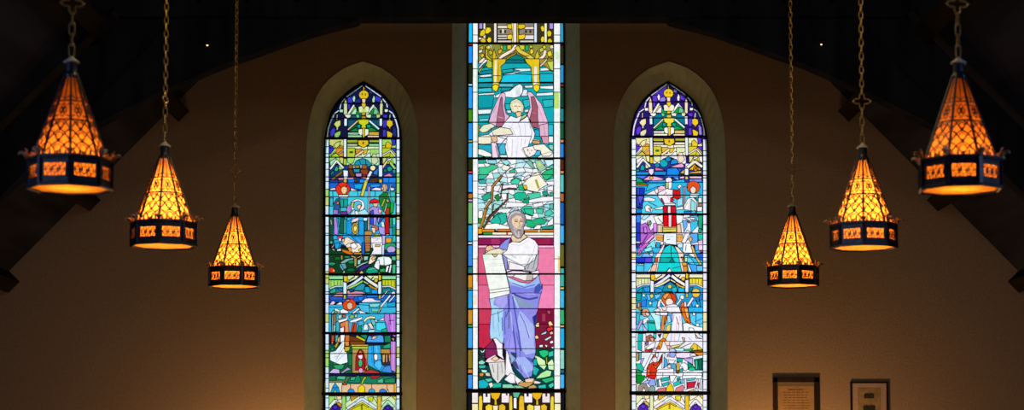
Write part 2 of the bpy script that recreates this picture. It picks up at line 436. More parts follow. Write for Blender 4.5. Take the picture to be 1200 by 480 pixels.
# ------------------------------------------------------------------ stained glass
ART = {}
ART['center'] = '''
# border_glass
@ 0 0 1
R eef0ee 554 20 560 457
R eef0ee 649 20 656.5 457
Q c8e0c0 558.3 70 560 125
Q d8e0d0 558.3 125 560 185
Q b8dc70 649 107 655 127
Q d0e8c0 651 60 655 70
Q f0c080 558.5 300 560 330
Q f0c878 654 300 656.5 318
Q f4dcd0 555 345 559 357
L 0.6 554 41 560 41
L 0.6 649 41 656 41
L 0.6 554 80.5 560 80.5
L 0.6 649 80.5 656 80.5
L 0.6 554 108 560 108
L 0.6 649 108 656 108
L 0.6 554 166 560 166
L 0.6 554 212 560 212
L 0.6 554 232 560 232
L 0.6 649 232 656 232
L 0.6 649 262 656 262
L 0.6 554 262 560 262
L 0.6 554 282 560 282
L 0.6 554 303 560 303
L 0.6 649 303 656 303
L 0.6 554 340 560 340
L 0.6 554 383 560 383
L 0.6 649 383 656 383
L 0.6 554 440 560 440
L 0.6 649 440 656 440
R 22b8f0 548.4 20 553.5 50
R c03048 548.4 51.5 553.5 53
R 1f8cf0 548.4 54 553.5 74
R 1c2a14 548.4 75 553.5 97
R a8d0ec 548.4 98 553.5 100.7
R 2a9af0 548.4 101.5 553.5 127
R 3f8a1e 548.4 128 553.5 142.6
R 1f8ee8 548.4 144 553.5 163.6
R 90b060 548.4 164.2 553.5 166.5
R 35a8ea 548.4 167.4 553.5 184.5
R 243010 548.4 186 553.5 199.5
R d04060 548.4 200.3 553.5 203
R 2f96f0 548.4 204 553.5 225
R b06a28 548.4 226.5 553.5 232.6
R c8a8e8 548.4 233.4 553.5 236
R 6fae6a 548.4 237 553.5 262
R 1f9fdc 548.4 263.5 553.5 282.6
R c8e0f0 548.4 283.4 553.5 286
R 2f86e0 548.4 287 553.5 311.6
R 2a7d80 548.4 312.5 553.5 320
R d08a1a 548.4 322 553.5 337
R a8d0e0 548.4 337.6 553.5 339
R 2aa2e4 548.4 340 553.5 361
R c8892a 548.4 362.6 553.5 379.5
R 30a060 548.4 380.4 553.5 383
R 3fa0e6 548.4 384 553.5 407.6
R 8a7420 548.4 409.4 553.5 431.5
R d88030 548.4 432.4 553.5 437
R 3a8fe8 548.4 438.6 553.5 455
R 1e9ccc 656.5 20 661.3 49.6
R 2a3016 656.5 53 661.3 75
R 1f90cc 656.5 76 661.3 97
R 903838 656.5 98.5 661.3 101.2
R 14483c 656.5 102.3 661.3 126
R 128a90 656.5 127 661.3 142.4
R 14603c 656.5 144 661.3 162.6
R d8804a 656.5 163.4 661.3 167
R 1f7fe0 656.5 168 661.3 184.4
R 5a2a10 656.5 186.6 661.3 199
R d88848 656.5 199.8 661.3 203.4
R 4ac0c0 656.5 204.4 661.3 225
R b5602a 656.5 226.4 661.3 236
R 1565c0 656.5 237 661.3 262.5
R 35b0ee 656.5 264 661.3 284.5
R 6a6420 656.5 286.6 661.3 312
R 35b0a0 656.5 314 661.3 335.5
R e0c850 656.5 336.2 661.3 338.8
R 2fb8e8 656.5 339.8 661.3 360.7
R 28b070 656.5 362.6 661.3 379.7
R d8b078 656.5 380.8 661.3 383.2
R 18b0e8 656.5 384.4 661.3 407.6
R 8ad0c0 656.5 409.6 661.3 432
R 187080 656.5 432.8 661.3 437
R 3fb0ee 656.5 438.4 661.3 454.6
# canopy_glass
@ 0 0 1
R 3a3420 560 -90 649 74
R d8b838 568 -60 575 20
R d8b838 634 -60 641 20
R e8e0c8 580 -60 600 20
R e8e0c8 609 -60 630 20
@ 540 22 9.2308
R 8a8a3c 190 275 1000 480
P d8c020 270 300 300 285 320 300 310 330 280 335
P c8b830 300 350 335 340 345 380 315 395
P e0d040 430 290 450 285 455 330 435 335
P b8a830 205 300 240 290 250 330 215 345
P f0e0d0 190 345 230 330 240 355 200 375
P d8c828 880 300 910 285 925 310 900 335
P e0d040 745 290 770 285 775 315 750 320
P c8c040 820 400 850 380 870 420 840 450
P b89830 260 420 290 400 310 440 280 470
P e8d030 350 400 385 395 395 440 365 470
P f0e0c8 960 285 1000 285 1000 320 970 325
R a890e0 198 30 235 110
R a890e0 958 30 1000 112
R e8e4cc 243 30 268 262
R f0f0c8 903 30 932 262
P e4c41c 205 170 215 130 250 110 268 130 262 170 235 190 212 190
P e8cc24 262 130 280 90 322 95 330 130 300 160 270 165
P dcb818 205 240 235 205 268 215 270 255 235 263
P ecd030 280 230 300 195 330 205 330 250 300 262
P e8cc24 860 90 885 70 905 95 905 135 875 140
P e4c41c 930 140 960 120 985 150 975 190 940 195
P ecd030 862 215 880 185 905 195 903 250 870 255
P d8b820 935 230 965 205 990 235 985 262 940 262
Q f4dcc8 195 205 240 222
R e8e0d8 358 30 388 262
R d8e4f4 793 30 824 262
R 8c8070 396 30 560 262
R 8c8070 630 30 790 262
R e8dcc8 398 72 505 105
R e0d8cc 398 175 515 198
R d8d0c8 398 203 515 224
R dccac0 396 232 560 262
R ecdcd0 690 85 790 115
R e0dcd8 690 175 790 224
R dcd0d0 640 232 790 262
F 2a2420 432 138 12 20
F 2a2420 480 138 12 20
F 2a2420 705 138 12 18
F 2a2420 752 138 12 18
Q d0c8c0 445 112 468 155
Q a07858 500 120 540 155
P dcc420 500 58 555 55 565 90 540 115 505 100
P f0d020 500 175 545 165 570 195 545 225 505 222
P dcc020 622 60 690 58 700 95 650 115 622 105
P ecc820 622 175 690 165 700 195 670 225 622 225
P e8d078 545 30 572 30 572 262 548 262 560 160
R f8ece4 572 30 601 262
P c8b040 604 30 620 30 625 262 604 262
P 28a468 455 285 495 285 490 345 455 345
P 28a468 695 285 735 285 730 350 700 345
P dcc028 500 285 545 280 545 330 505 335
P d0cc30 635 285 690 285 690 330 650 345 635 330
P e4b030 400 345 440 320 445 360 410 385
P e8c830 745 345 775 315 790 365 755 390
Q e8dcd8 300 285 330 315
P 107878 600 385 660 405 695 440 705 480 485 480 505 435 545 405
S f8e0cc 44 600 288 560 345 450 405 400 470 392 485
S c49c20 16 600 372 530 410 450 470 440 485
T 6a3420 8 590 335 520 385 440 430 415 485
S d8c44c 46 604 305 640 355 720 395 780 440 795 490
T 8a5a28 7 610 360 700 405 745 470
P d4b020 340 480 345 380 360 325 378 380 375 480
P dcb828 800 480 805 400 830 340 850 400 840 480
S c8c430 26 275 330 272 400 330 455
P f4e4dc 185 480 215 440 250 415 265 435 225 480
S f4dcc8 34 915 340 900 400 850 440
P e8cc24 935 360 975 340 990 400 945 410
P d8c028 945 420 985 425 990 480 950 480
P d8bc28 205 400 235 370 255 390 235 425
P c0c838 850 320 890 310 895 345 860 370
Q 783020 260 300 272 420
Q 783020 700 395 740 405
# sky_glass
@ 0 0 1
R 14a4b0 560 74 649 186
@ 540 70 9.2308
R 0e7078 460 0 690 38
P 0f8898 188 130 340 105 340 150 190 160
P 1cc4e0 455 170 560 150 765 160 765 242 430 245
P 1aa8b0 450 110 600 90 560 130 450 145
P 18b4c4 855 150 1000 150 1000 240 855 240
P 20b8c0 188 195 340 190 340 240 188 245
P 1a8c9c 188 252 1000 252 1000 300 188 300
P 30c0c8 188 310 330 300 340 350 188 350
P 109aa8 440 300 560 300 520 335 430 340
P dce8f0 200 168 260 160 330 154 336 180 240 190 205 184
P d4ecf0 448 155 560 140 640 118 560 105 600 94 755 92 755 122 640 130 560 158 450 162
P e4eef0 860 92 930 84 970 115 860 122
P e0eef2 680 280 780 276 780 302 700 305
P eaf2f4 858 286 1000 278 1000 320 858 312
Q b0dce4 420 270 560 278
P ecf2f4 188 366 360 354 380 410 190 416
P ecf0f2 375 385 450 350 530 335 590 285 640 258 670 288 668 350 640 395 580 412 480 402 380 412
U d4dcdc 600 300 650 290 640 380 590 395
P e0e8f0 680 320 720 320 720 390 650 395
P eaf0f2 815 362 1000 350 1000 384 820 392
P 28c0cc 920 470 1000 455 1000 500 920 500
L 0.7 188 245 1000 245
L 0.6 400 300 400 350
@ 540 115 9.2308
P 28b8bc 880 20 1000 10 1000 90 900 100
P 0f98a4 188 -30 360 -40 340 100 188 110
P 20b4bc 480 60 540 60 535 140 485 120
P 2ab8c0 670 20 740 10 750 80 690 110
P e4eef0 184 125 335 118 322 165 190 176
P dfeaf0 495 130 545 130 545 160 505 160
P e4eef0 690 125 740 118 725 150 690 150
P 1aa4ac 188 182 312 180 305 255 188 260
P 90dce0 200 225 300 220 300 245 200 248
P 20a0c4 795 335 852 345 852 412 805 412
P 24bccc 945 285 1000 285 1000 400 945 400
P e4f0ec 940 410 1000 410 1000 480 950 480
@ 540 160 9.2308
P 28a4b8 188 82 332 92 332 182 280 172 188 122
P f0f0ea 188 130 240 140 330 182 332 218 260 216 188 192
P 30b0a0 188 195 260 220 188 226
P 40b4cc 398 80 474 68 492 130 480 192 425 192
P e0f0f0 425 196 502 198 505 224 425 224
P 8ad4bc 948 88 1000 88 1000 152 960 132
P 4ab4d8 798 158 862 148 858 202 798 205
P e8e8ec 880 185 1000 170 1000 228 820 226
# pendant_glass
@ 540 70 9.2308
P f4e0e4 185 90 225 40 262 -5 285 -5 290 15 240 50 205 95
P b8c438 188 165 200 110 245 62 300 90 338 88 338 20 290 -10 280 40 240 80
P 14806c 240 90 262 50 285 78
P d8b820 345 -10 492 -10 480 32 432 72 442 200 412 250 415 300 375 350 334 300 350 240 345 160
T f4e4cc 24 378 10 375 120 372 250
T 8a5c18 6 408 40 404 150 408 230
P f4d828 340 285 375 262 412 285 405 325 375 345 345 320
P a88c30 852 -10 1000 -10 1000 130 962 112 900 62 855 80
P c0d050 930 20 1000 10 1000 125 968 105
S f0e0d0 18 860 70 910 20 930 -5
P e0c020 690 -10 852 -10 850 190 858 300 822 355 782 300 770 200 760 82 710 32
T e8e4d8 34 808 75 806 265
T 907020 5 785 70 790 240
P f4dc28 782 285 820 265 855 285 845 330 820 350 790 325
L 0.6 345 170 440 175
L 0.6 770 165 850 160
# angel_figure
@ 540 115 9.2308
P e0b4d0 400 5 425 -40 450 -60 480 -55 484 0 470 80 490 170 532 190 490 240 470 305 380 305 300 268 330 160 370 70
P a4607a 428 10 440 -15 452 0 450 60 458 130 474 200 470 265 460 305 382 310 395 190 412 95
T c890a8 8 345 165 385 80
T d8a8c0 6 395 200 465 215
P e8bcd4 715 -50 730 -68 760 -68 800 -25 870 60 905 150 945 262 948 300 850 330 790 320 740 222 718 182 750 100 738 0
P a05868 758 -15 790 -20 800 0 832 90 832 200 842 330 782 312 745 222 772 120
T d890ac 6 840 90 880 200 900 270
T c07890 7 770 150 820 170
P e0b0c8 850 290 945 270 950 480 890 490 855 400
T c07c98 7 900 300 912 400 900 480
P d8d4b0 528 80 545 30 600 2 650 28 684 88 674 150 640 178 600 172 550 142
U f4e8c8 560 62 620 48 655 88 650 150 620 180 590 160 568 112
T 7a6440 9 578 86 606 83
T 7a6440 9 624 85 646 91
T b07848 8 608 140 634 142
T c8b080 7 614 95 616 120
P e8c890 588 150 655 145 652 192 610 208
P dce4c4 195 345 240 290 330 272 372 300 300 362 230 372
P 8a9840 186 285 210 290 195 400 186 400
P f2eef8 540 188 600 212 700 172 732 210 762 290 802 380 790 440 760 490 380 490 320 442 288 400 340 352 440 312 482 250
P b8c484 662 192 722 158 704 200 640 242
T 3a3840 8 565 262 620 262 690 215 725 185
T b8c4c0 22 735 225 770 320
T d0d0d8 8 560 280 540 350
T d4d4e0 8 690 270 700 360 690 430
P ece4c8 335 352 430 312 532 330 566 390 440 402 350 402
T 7a5850 10 260 382 330 325 390 312
P f0e8dc 215 405 300 390 382 440 392 490 186 490
T d4a8b8 8 400 402 520 395 575 440
T 807890 8 480 440 510 415
T c8c8d4 8 520 300 560 330 600 420
T c4c4ce 8 620 260 640 330 650 440
T d8d0dc 8 480 290 470 340
T b8b8c8 9 745 300 770 360 760 430
P e8cc90 785 440 852 448 872 482 775 485
@ 540 160 9.2308
P efe8cc 188 0 330 0 328 75 250 82 188 76
P e4b890 320 -10 390 0 398 48 350 66
P ecd4e8 330 60 382 68 412 180 408 240 340 234 335 140
T c07890 14 378 100 405 222
P f4d8e0 380 244 418 244 448 420 420 424
P f6f0f8 392 -5 765 -5 742 60 705 180 712 280 802 360 832 380 762 432 700 452 640 392 570 352 530 282 500 202 478 110 500 30
T c4ccc8 26 662 130 715 215
T bccac4 34 715 260 760 320 800 350
T c0c0d0 9 560 30 552 210
T c8c8d8 8 660 20 650 110
T b4b4c8 8 700 30 690 80
T d0c8d8 8 540 250 600 330 640 380
T b8b8b8 9 660 300 720 390
T d0d0dc 8 500 60 510 160
T d8d4e0 8 620 50 600 220
T e0d8e8 8 580 250 650 340
T 505080 10 402 130 450 60 505 5
P f4e8e0 672 120 782 98 832 130 800 192 742 224 700 192
F b08898 725 145 10 12
F b08898 765 150 8 8
F b08898 745 180 8 8
P d4a070 775 38 860 48 852 82 778 76
P d898b0 868 -5 945 -5 952 80 890 72
P f6eedc 780 92 900 80 962 140 1000 172 960 212 880 212 860 150 800 142
T b8b080 8 880 190 960 165 990 175
# landscape_glass
@ 0 0 1
M 560 186.5 649 270 9 5.2 c4e8ec,eef2f6,f4eef4,a8dcec,eef4f4,9cdcd8,f0f0f6
@ 540 160 9.2308
P 28a888 190 250 270 248 282 285 200 292
P 40c48c 194 332 290 328 332 300 392 308 388 346 312 382 282 432 200 452
P 90d4e0 290 250 380 250 390 295 300 290
P f4ecdc 440 330 470 300 540 325 500 370 450 360
P a0e0e4 430 260 500 250 540 290 490 310
P 9cc8a0 800 258 862 252 902 310 932 340 862 382 820 332
F e0d060 852 300 18 16
P c8ecf0 905 250 1000 250 1000 295 935 330
P 80b8a8 705 268 760 258 802 340 762 332
P 20b878 868 412 910 370 1000 345 1000 450 920 472
P 40c0a0 930 332 1000 300 1000 350
P 30b890 518 372 580 348 592 390 540 396
P 3cc8a0 540 472 590 440 640 450 652 482
P f6ecd8 700 452 832 384 862 400 852 440 902 482 690 482
T 606890 10 425 440 490 370 560 330
@ 540 205 9.2308
P 38b898 188 -5 302 -5 250 42 188 46
P 30a8a8 190 52 282 50 262 92 200 92
P 48d0a8 538 70 600 28 642 60 622 102 550 96
P 28b878 620 112 682 88 672 140 702 172 630 162
P f6f0da 668 102 740 18 852 -5 902 60 942 100 852 150 832 186 760 172 700 156
P e0b840 668 110 710 108 722 150 690 156
T a8a030 24 812 50 842 140
P e8e4f8 675 60 690 25 742 -5 755 20
P 28c07c 868 -5 1000 -5 960 32 920 56
P f4ecf4 420 112 600 98 612 142 460 152
P f0ecf4 280 110 332 110 332 182 280 190
P f4f2f8 720 262 860 240 1000 228 1000 280 740 300
P f4f4f8 500 292 722 300 700 340 480 350
P eef4f4 780 312 882 290 892 330 790 352
P f2f4f2 382 372 560 358 500 422 400 402
P f4ecf4 930 132 1000 110 1000 170 940 166
P 28a888 224 230 320 180 326 250 250 282
P 1cb88c 568 212 620 184 700 190 722 240 650 276 590 262
P 4cc8a4 722 200 860 188 862 240 740 266
P 209880 880 180 930 164 952 216 890 226
P 1a9a68 660 282 742 240 732 310 680 302
P 38a888 960 190 1000 180 1000 230 960 222
P 208840 360 240 400 204 432 250 400 282
P 30c8a0 648 372 690 330 770 338 792 400 770 442 700 422
P 50d0b0 820 362 890 338 902 400 840 412
P 48c8b0 908 402 960 368 1005 410 960 442 910 436
P 58b8a0 960 320 1000 300 1000 370 960 366
P 30b8b0 370 432 440 400 502 440 492 482 330 482
S 8a5c28 24 445 5 345 120 334 270 268 360 250 480
T c08c48 8 425 25 338 130 328 270 262 360 245 480
S 6a4838 17 505 205 503 265 465 305 380 382 312 442 282 482
S 8a6a48 9 455 90 440 170 430 255
S 8a5a48 11 445 162 520 142 605 148
S 906030 12 352 320 342 400
@ 540 245 9.2308
P f2f4ee 188 20 240 10 235 100 188 95
P 28b8a0 308 132 390 60 490 38 498 130 440 172 340 152
L 0.6 400 60 430 120 420 170
P 30883c 188 100 232 98 220 152 188 152
P f4f4ec 262 165 382 150 525 186 525 218 245 214
P 30c090 680 -5 792 -5 782 72 700 42
P 48c8a8 810 -5 892 -5 882 50 820 42
P f0f4f0 690 50 770 75 760 115 700 108
P 20b078 700 112 760 120 862 90 932 120 902 162 820 162 782 202 720 190
P f6f0f6 935 150 1000 85 1000 165 940 180
P f2f6f2 790 200 830 170 870 170 860 215 790 215
P 28a088 868 190 1000 174 1000 212 880 216
S a87028 32 272 0 242 120 212 205
T d09038 10 262 0 232 120 205 200
S 6a4828 20 402 0 322 80 272 160 245 200
R e89018 186 216 362 246
R d88020 398 214 545 240
R e08828 690 220 832 246
R e08828 858 220 1005 246
P e8a018 186 205 230 210 232 265 186 268
R 3a9a40 240 248 340 275
R f4ecd0 340 248 560 276
R f4eed8 690 250 1005 279
R e8d8b0 832 218 858 250
Q c83828 490 245 510 275
# parapet_glass
@ 540 245 9.2308
R f8dcec 188 280 1005 309
R 8c1a50 188 313 1005 386
R f8c0dc 188 390 1005 418
R d06c90 188 421 1005 480
Q a83068 330 320 420 375
Q 9c2048 840 320 960 380
@ 540 290 9.2308
R dc6890 188 0 1010 480
R d8587c 188 0 320 480
Q b85878 188 0 270 60
R ea7ca4 815 0 1010 480
@ 540 335 9.2308
R e06890 188 -10 330 242
R ee84b4 830 -10 1010 242
P c83a58 194 249 330 249 330 480 194 480
P 7a1434 800 249 1010 249 1010 480 780 480
@ 540 380 9.2308
R 50202c 194 0 480 270
P c42848 194 -5 312 -5 335 90 345 170 250 262 194 242
P 8a2458 250 262 345 168 390 260 395 332 300 372 250 352
R 203c38 194 268 262 480
R 7c1c38 780 -5 1010 262
R 0c4a3c 775 262 1010 480
# plant_glass
@ 540 335 9.2308
P f8dc94 804 410 842 390 856 430 820 452
P f8dc94 944 392 970 374 1002 420 960 438
P d83040 928 452 980 422 1006 450 992 482 930 482
P b04868 930 262 970 262 972 305 940 300
Q a03850 880 300 915 380
@ 540 380 9.2308
P f8dca0 808 -5 852 0 846 26 812 26
P f8cc80 796 122 830 114 846 150 810 157
P f4bc94 958 86 990 70 1004 100 970 111
P b8e0f4 864 102 932 68 922 100 870 112
P c0f0e4 902 162 976 120 982 140 922 176
P f6f6f8 958 186 996 168 1002 200 970 207
P d8f4ec 848 222 890 214 886 246 850 246
P ecfaf4 904 214 942 224 926 252
P c4ecfa 968 242 1006 238 1002 270
P e03848 924 42 990 24 1006 50 940 76
P d4f4ec 198 260 234 290 268 254 252 300 225 306
P d8f6ee 198 320 235 350 268 320 242 357
P 98dcc8 190 402 230 380 268 410 240 432 194 426
P 48b0a0 190 460 222 440 226 482 190 482
P a8ecd4 244 450 282 450 282 482 244 482
P 20c47c 844 286 900 274 952 284 942 330 900 362 860 332
P 30c0a8 944 300 1002 280 1002 340 950 352
P d4f0b4 794 330 850 350 912 390 922 470 850 462 820 392
P dcf2bc 940 412 990 370 1006 420 1002 482 940 472
P 18a8a0 784 382 820 360 832 482 778 482
S c8c840 12 925 350 932 425
@ 540 428 9.2308
R 0c4444 192 0 1010 250
P 40b0a0 192 -5 275 -5 262 30 200 32
P b0f0dc 218 42 290 50 272 82 230 72
P d89028 200 80 252 80 242 116 205 116
P dcd0b4 264 76 310 76 322 116 270 112
P 18b0c0 194 162 250 150 312 200 270 246 194 246
P 58ccb4 255 145 330 135 345 165 290 180
P 20b8a0 338 192 442 184 432 236 340 242
P 84d4b4 450 202 540 200 662 246 450 242
P f4e4cc 298 192 340 180 352 220 320 246
P 18b0a8 778 -5 852 40 812 112 780 92
P b4eca4 808 142 870 80 930 48 982 60 972 112 900 132
P c4f0b4 838 -5 932 -5 902 50
P c4f4bc 940 -5 1006 -5 1006 50 950 42
P 28b870 868 152 1000 120 1006 160 920 192
P f0e0dc 798 160 872 180 852 197 788 197
P 28c0b0 838 216 920 200 922 246 838 246
P 40d0b0 940 212 1000 180 1006 220 970 246
P 90c8a0 560 215 640 215 700 245 600 246
# bearded_figure
@ 540 380 9.2308
P f4e8f0 335 92 392 74 412 130 452 150 452 330 472 382 400 332 382 222 350 152
P f0d4dc 262 402 290 366 370 324 412 360 474 385 474 402 300 412
P f4cca8 328 372 380 340 418 370 370 397
P dcd8d4 298 412 474 402 484 540 400 640 340 570
T 808078 9 340 430 360 520
T 70706c 9 400 425 400 600
T 909088 8 440 420 450 520
P f4eaf0 468 198 522 230 532 400 562 500 600 560 680 620 705 640 620 660 580 590 480 540 490 300
@ 540 428 9.2308
P f0e8f0 468 152 540 78 582 100 592 192 540 192
P c89858 622 192 702 174 802 140 792 182 742 222 702 236 618 212
P f4ccb4 690 150 740 138 796 138 775 180 702 182
P c49c5c 738 222 792 204 832 242 728 249
T 5a3a28 7 620 190 690 150 700 180
@ 540 335 9.2308
P 8a8ae2 308 82 520 48 530 -20 880 -20 882 10 872 62 842 182 832 262 802 342 802 480 804 560 812 640 810 710 800 760 772 800 790 850 782 900 768 975 690 1000 650 950 600 900 545 830 540 790 502 700 462 680 470 620 440 620 382 560 320 574 308 480 330 252 308 142
U a8d4ee 312 86 382 80 352 200 462 250 452 330 452 480 462 590 440 620 388 560 318 570 320 480 332 252
U aaa2ea 380 92 500 70 502 180 462 242 420 252 370 172
T 4a68b0 11 485 275 472 400 480 520
T 5878c0 9 402 270 412 385
T 4060a0 8 445 340 450 480
T 303860 6 322 310 400 292 472 255
U 8c84de 540 20 660 20 830 40 872 30 862 80 822 130 742 142 640 120 550 72
T b0a8ec 12 580 40 700 80 800 85
T 3c40a0 18 560 8 640 40 780 46 872 8
T 4048a0 20 560 78 650 122 742 142 832 122
U 8898ba 560 92 650 130 722 182 802 192 792 232 650 222 600 202
T a8c4ea 18 562 92 602 190 622 240
U 9088dc 660 232 822 262 802 332 742 322
U 30388c 772 332 822 300 820 400 792 432
U a8b4ee 640 262 702 320 782 420 792 470 790 600 806 720 702 742 660 680 632 480 602 400
U 9c94ea 480 630 540 510 600 580 642 700 560 712 492 682
T 4a50b0 14 560 110 582 250 622 480 650 700
T 5048b8 12 510 100 522 250 490 330
T 4a48b0 15 560 420 592 640 600 770
T c8c8f4 9 700 400 760 560
T 6060c0 9 640 300 700 420 740 560
T 7078cc 8 540 520 520 660
T b8b4f4 10 540 280 560 480
T 5860b8 8 600 500 640 680 640 760
T 8098d8 8 350 300 352 460
T 90b0e0 8 400 400 420 540
T 4860a8 9 470 560 455 620
U a2b2ee 600 770 722 762 792 900 702 950 600 820
U 4c60b0 690 760 802 790 762 832
U 304060 540 712 602 722 602 782 540 850
U 484880 540 822 600 812 630 900 600 890
U 90a8d8 530 722 592 782 542 842 518 782
T 5058b8 8 640 850 660 930
T c0ccf4 9 680 870 740 1000
# bearded_figure
@ 540 290 9.2308
P f4f2f4 452 -20 832 -20 837 60 802 130 812 180 762 282 690 245 520 240 500 120 460 90 438 30
T b4b4b8 14 470 92 560 142 640 182 720 178 750 110
T c8c8cc 8 680 70 720 65 750 90
T c0c0c6 9 520 40 560 90 600 110
T d4d4da 8 600 20 640 60 700 60
T bcbcc4 8 470 30 520 60
T a8a8b4 9 770 20 790 60 760 100
T d0d0d4 7 560 10 580 40
P 9490e0 440 60 500 112 506 262 490 262 460 122
P b8b8c4 690 202 742 172 802 130 822 60 842 30 832 200 792 275 720 268 700 242
T 484858 6 832 40 800 150 780 230
T 585860 6 790 110 740 180 720 230
P f4eaf0 520 150 640 186 690 202 690 246 520 238
P f0e4ec 492 236 690 240 770 262 845 240 850 296 800 330 500 310
S 8a5a88 9 490 268 560 246 660 250 762 270
P 98b2ec 492 300 540 330 640 372 742 382 802 340 842 288 862 380 882 440 872 490 540 490 524 380
P f4ece8 590 288 782 288 772 352 690 357 560 312
U c0b8a8 712 296 776 296 770 352 700 352
U b8dcf2 510 312 600 352 702 392 690 412 580 392 520 352
U 8080e0 540 402 700 442 842 420 882 490 540 490
U 4450b0 802 422 852 380 882 440 842 485 792 485
T 5058b0 9 560 380 690 430 800 400
P f2f4ec 233 76 410 34 436 40 526 440 526 470 520 870 526 500 310 555 308 475
U dceedc 240 82 330 62 300 130 255 152
T c8d4c8 6 300 130 440 120
T b8c4b8 7 505 330 525 430
T c0ccc0 8 330 465 515 450
T d4dcd0 5 300 250 480 240
T d4dcd0 5 310 320 490 312
T d4dcd0 5 290 180 465 170
T d0d8d0 6 310 200 460 190
P f2f4ec 304 460 526 430 526 462 312 490
P ccbc7c 338 72 402 40 392 90 365 102
P f0dfce 262 46 300 8 350 -5 412 25 330 60
# bearded_figure
@ 540 245 9.2308
P 848cdc 430 382 480 334 542 308 520 362 512 440 460 437 408 422
P f4f0f6 518 372 560 350 640 356 730 298 802 338 838 390 834 490 440 490 500 442
T d0ccd4 7 560 380 640 390 740 330
T c8c8d0 7 800 400 780 470
P e8bc94 262 442 280 400 320 388 352 410 352 442 300 457
P ece0c8 320 442 410 420 462 440 452 482 248 482
P e8ccaa 563 268 600 305 650 312 680 262 722 298 640 352 560 352 543 308
P a0949a 503 142 508 90 530 40 580 10 640 18 692 58 708 110 698 162 678 200 682 250 652 312 610 316 570 282 543 240 530 200
T ccc2c6 10 515 130 535 65 585 32 640 38
T 8a7c84 9 520 165 532 110 558 70
T 7c7078 9 690 80 697 150 680 190
T c4bcc0 7 545 45 600 22 650 32
U e8ccac 556 100 600 66 650 74 672 112 668 165 645 200 600 208 568 182 553 140
T 5c4640 12 586 131 616 129
T 5c4640 12 640 129 668 131
T 94745c 8 580 114 618 108
T 94745c 8 640 106 668 112
T b89070 9 632 135 642 186 622 194
T d8b490 8 575 150 590 185
T c0b8b4 14 568 200 600 222 640 210 662 205
T d4d0cc 11 578 232 602 280 622 300
T dcd8d4 9 625 240 628 300
T 887e78 9 652 232 648 290
T 6c4c44 9 612 222 648 224
# base_glass
@ 540 428 9.2308
R 2a2018 115 290 1085 760
R f0e4dc 120 292 187 405
R f0e4a8 120 412 187 600
R f0e4dc 1012 292 1080 405
R f0e8b8 1012 412 1080 600
R f4ecec 240 300 320 402
R f4e4e8 440 300 525 402
R f4ecf0 685 300 775 402
R f0dcdc 880 300 965 402
Q 2a2028 268 295 290 340
Q 2a2028 488 295 505 325
Q 2a2028 710 295 735 335
Q 2a2028 915 295 935 335
P e8b020 318 294 432 294 412 350 386 370 392 425 364 425 364 370 334 350
P e8b020 768 294 882 294 862 350 836 370 842 425 814 425 814 370 784 350
P ecc838 192 400 195 335 215 320 232 335 236 400 230 560 192 560
P ecc838 522 400 528 335 542 320 557 335 562 560 522 560
P e8b828 628 400 634 335 655 320 682 335 692 560 628 560
P e8d038 968 400 974 340 990 325 1006 340 1010 560 966 560
P 58b494 562 290 644 290 620 347 570 342
P f4eef4 570 350 605 345 605 470 570 460
P f4cc30 265 440 300 415 342 430 342 490 268 490
P e4b428 410 430 450 412 486 440 480 490 412 490
P f4e0b0 345 430 405 430 400 490 350 490
P f0d450 715 440 740 415 792 435 790 490 718 490
P e4b428 865 430 905 415 935 440 930 490 868 490
P f4e4c8 795 430 862 430 862 490 795 490
R e8c860 192 500 1010 700
R f4e8d0 240 510 320 690
R f4e8d0 440 510 525 690
R f4e8d0 690 510 775 690
R f4e8d0 880 510 965 690
'''
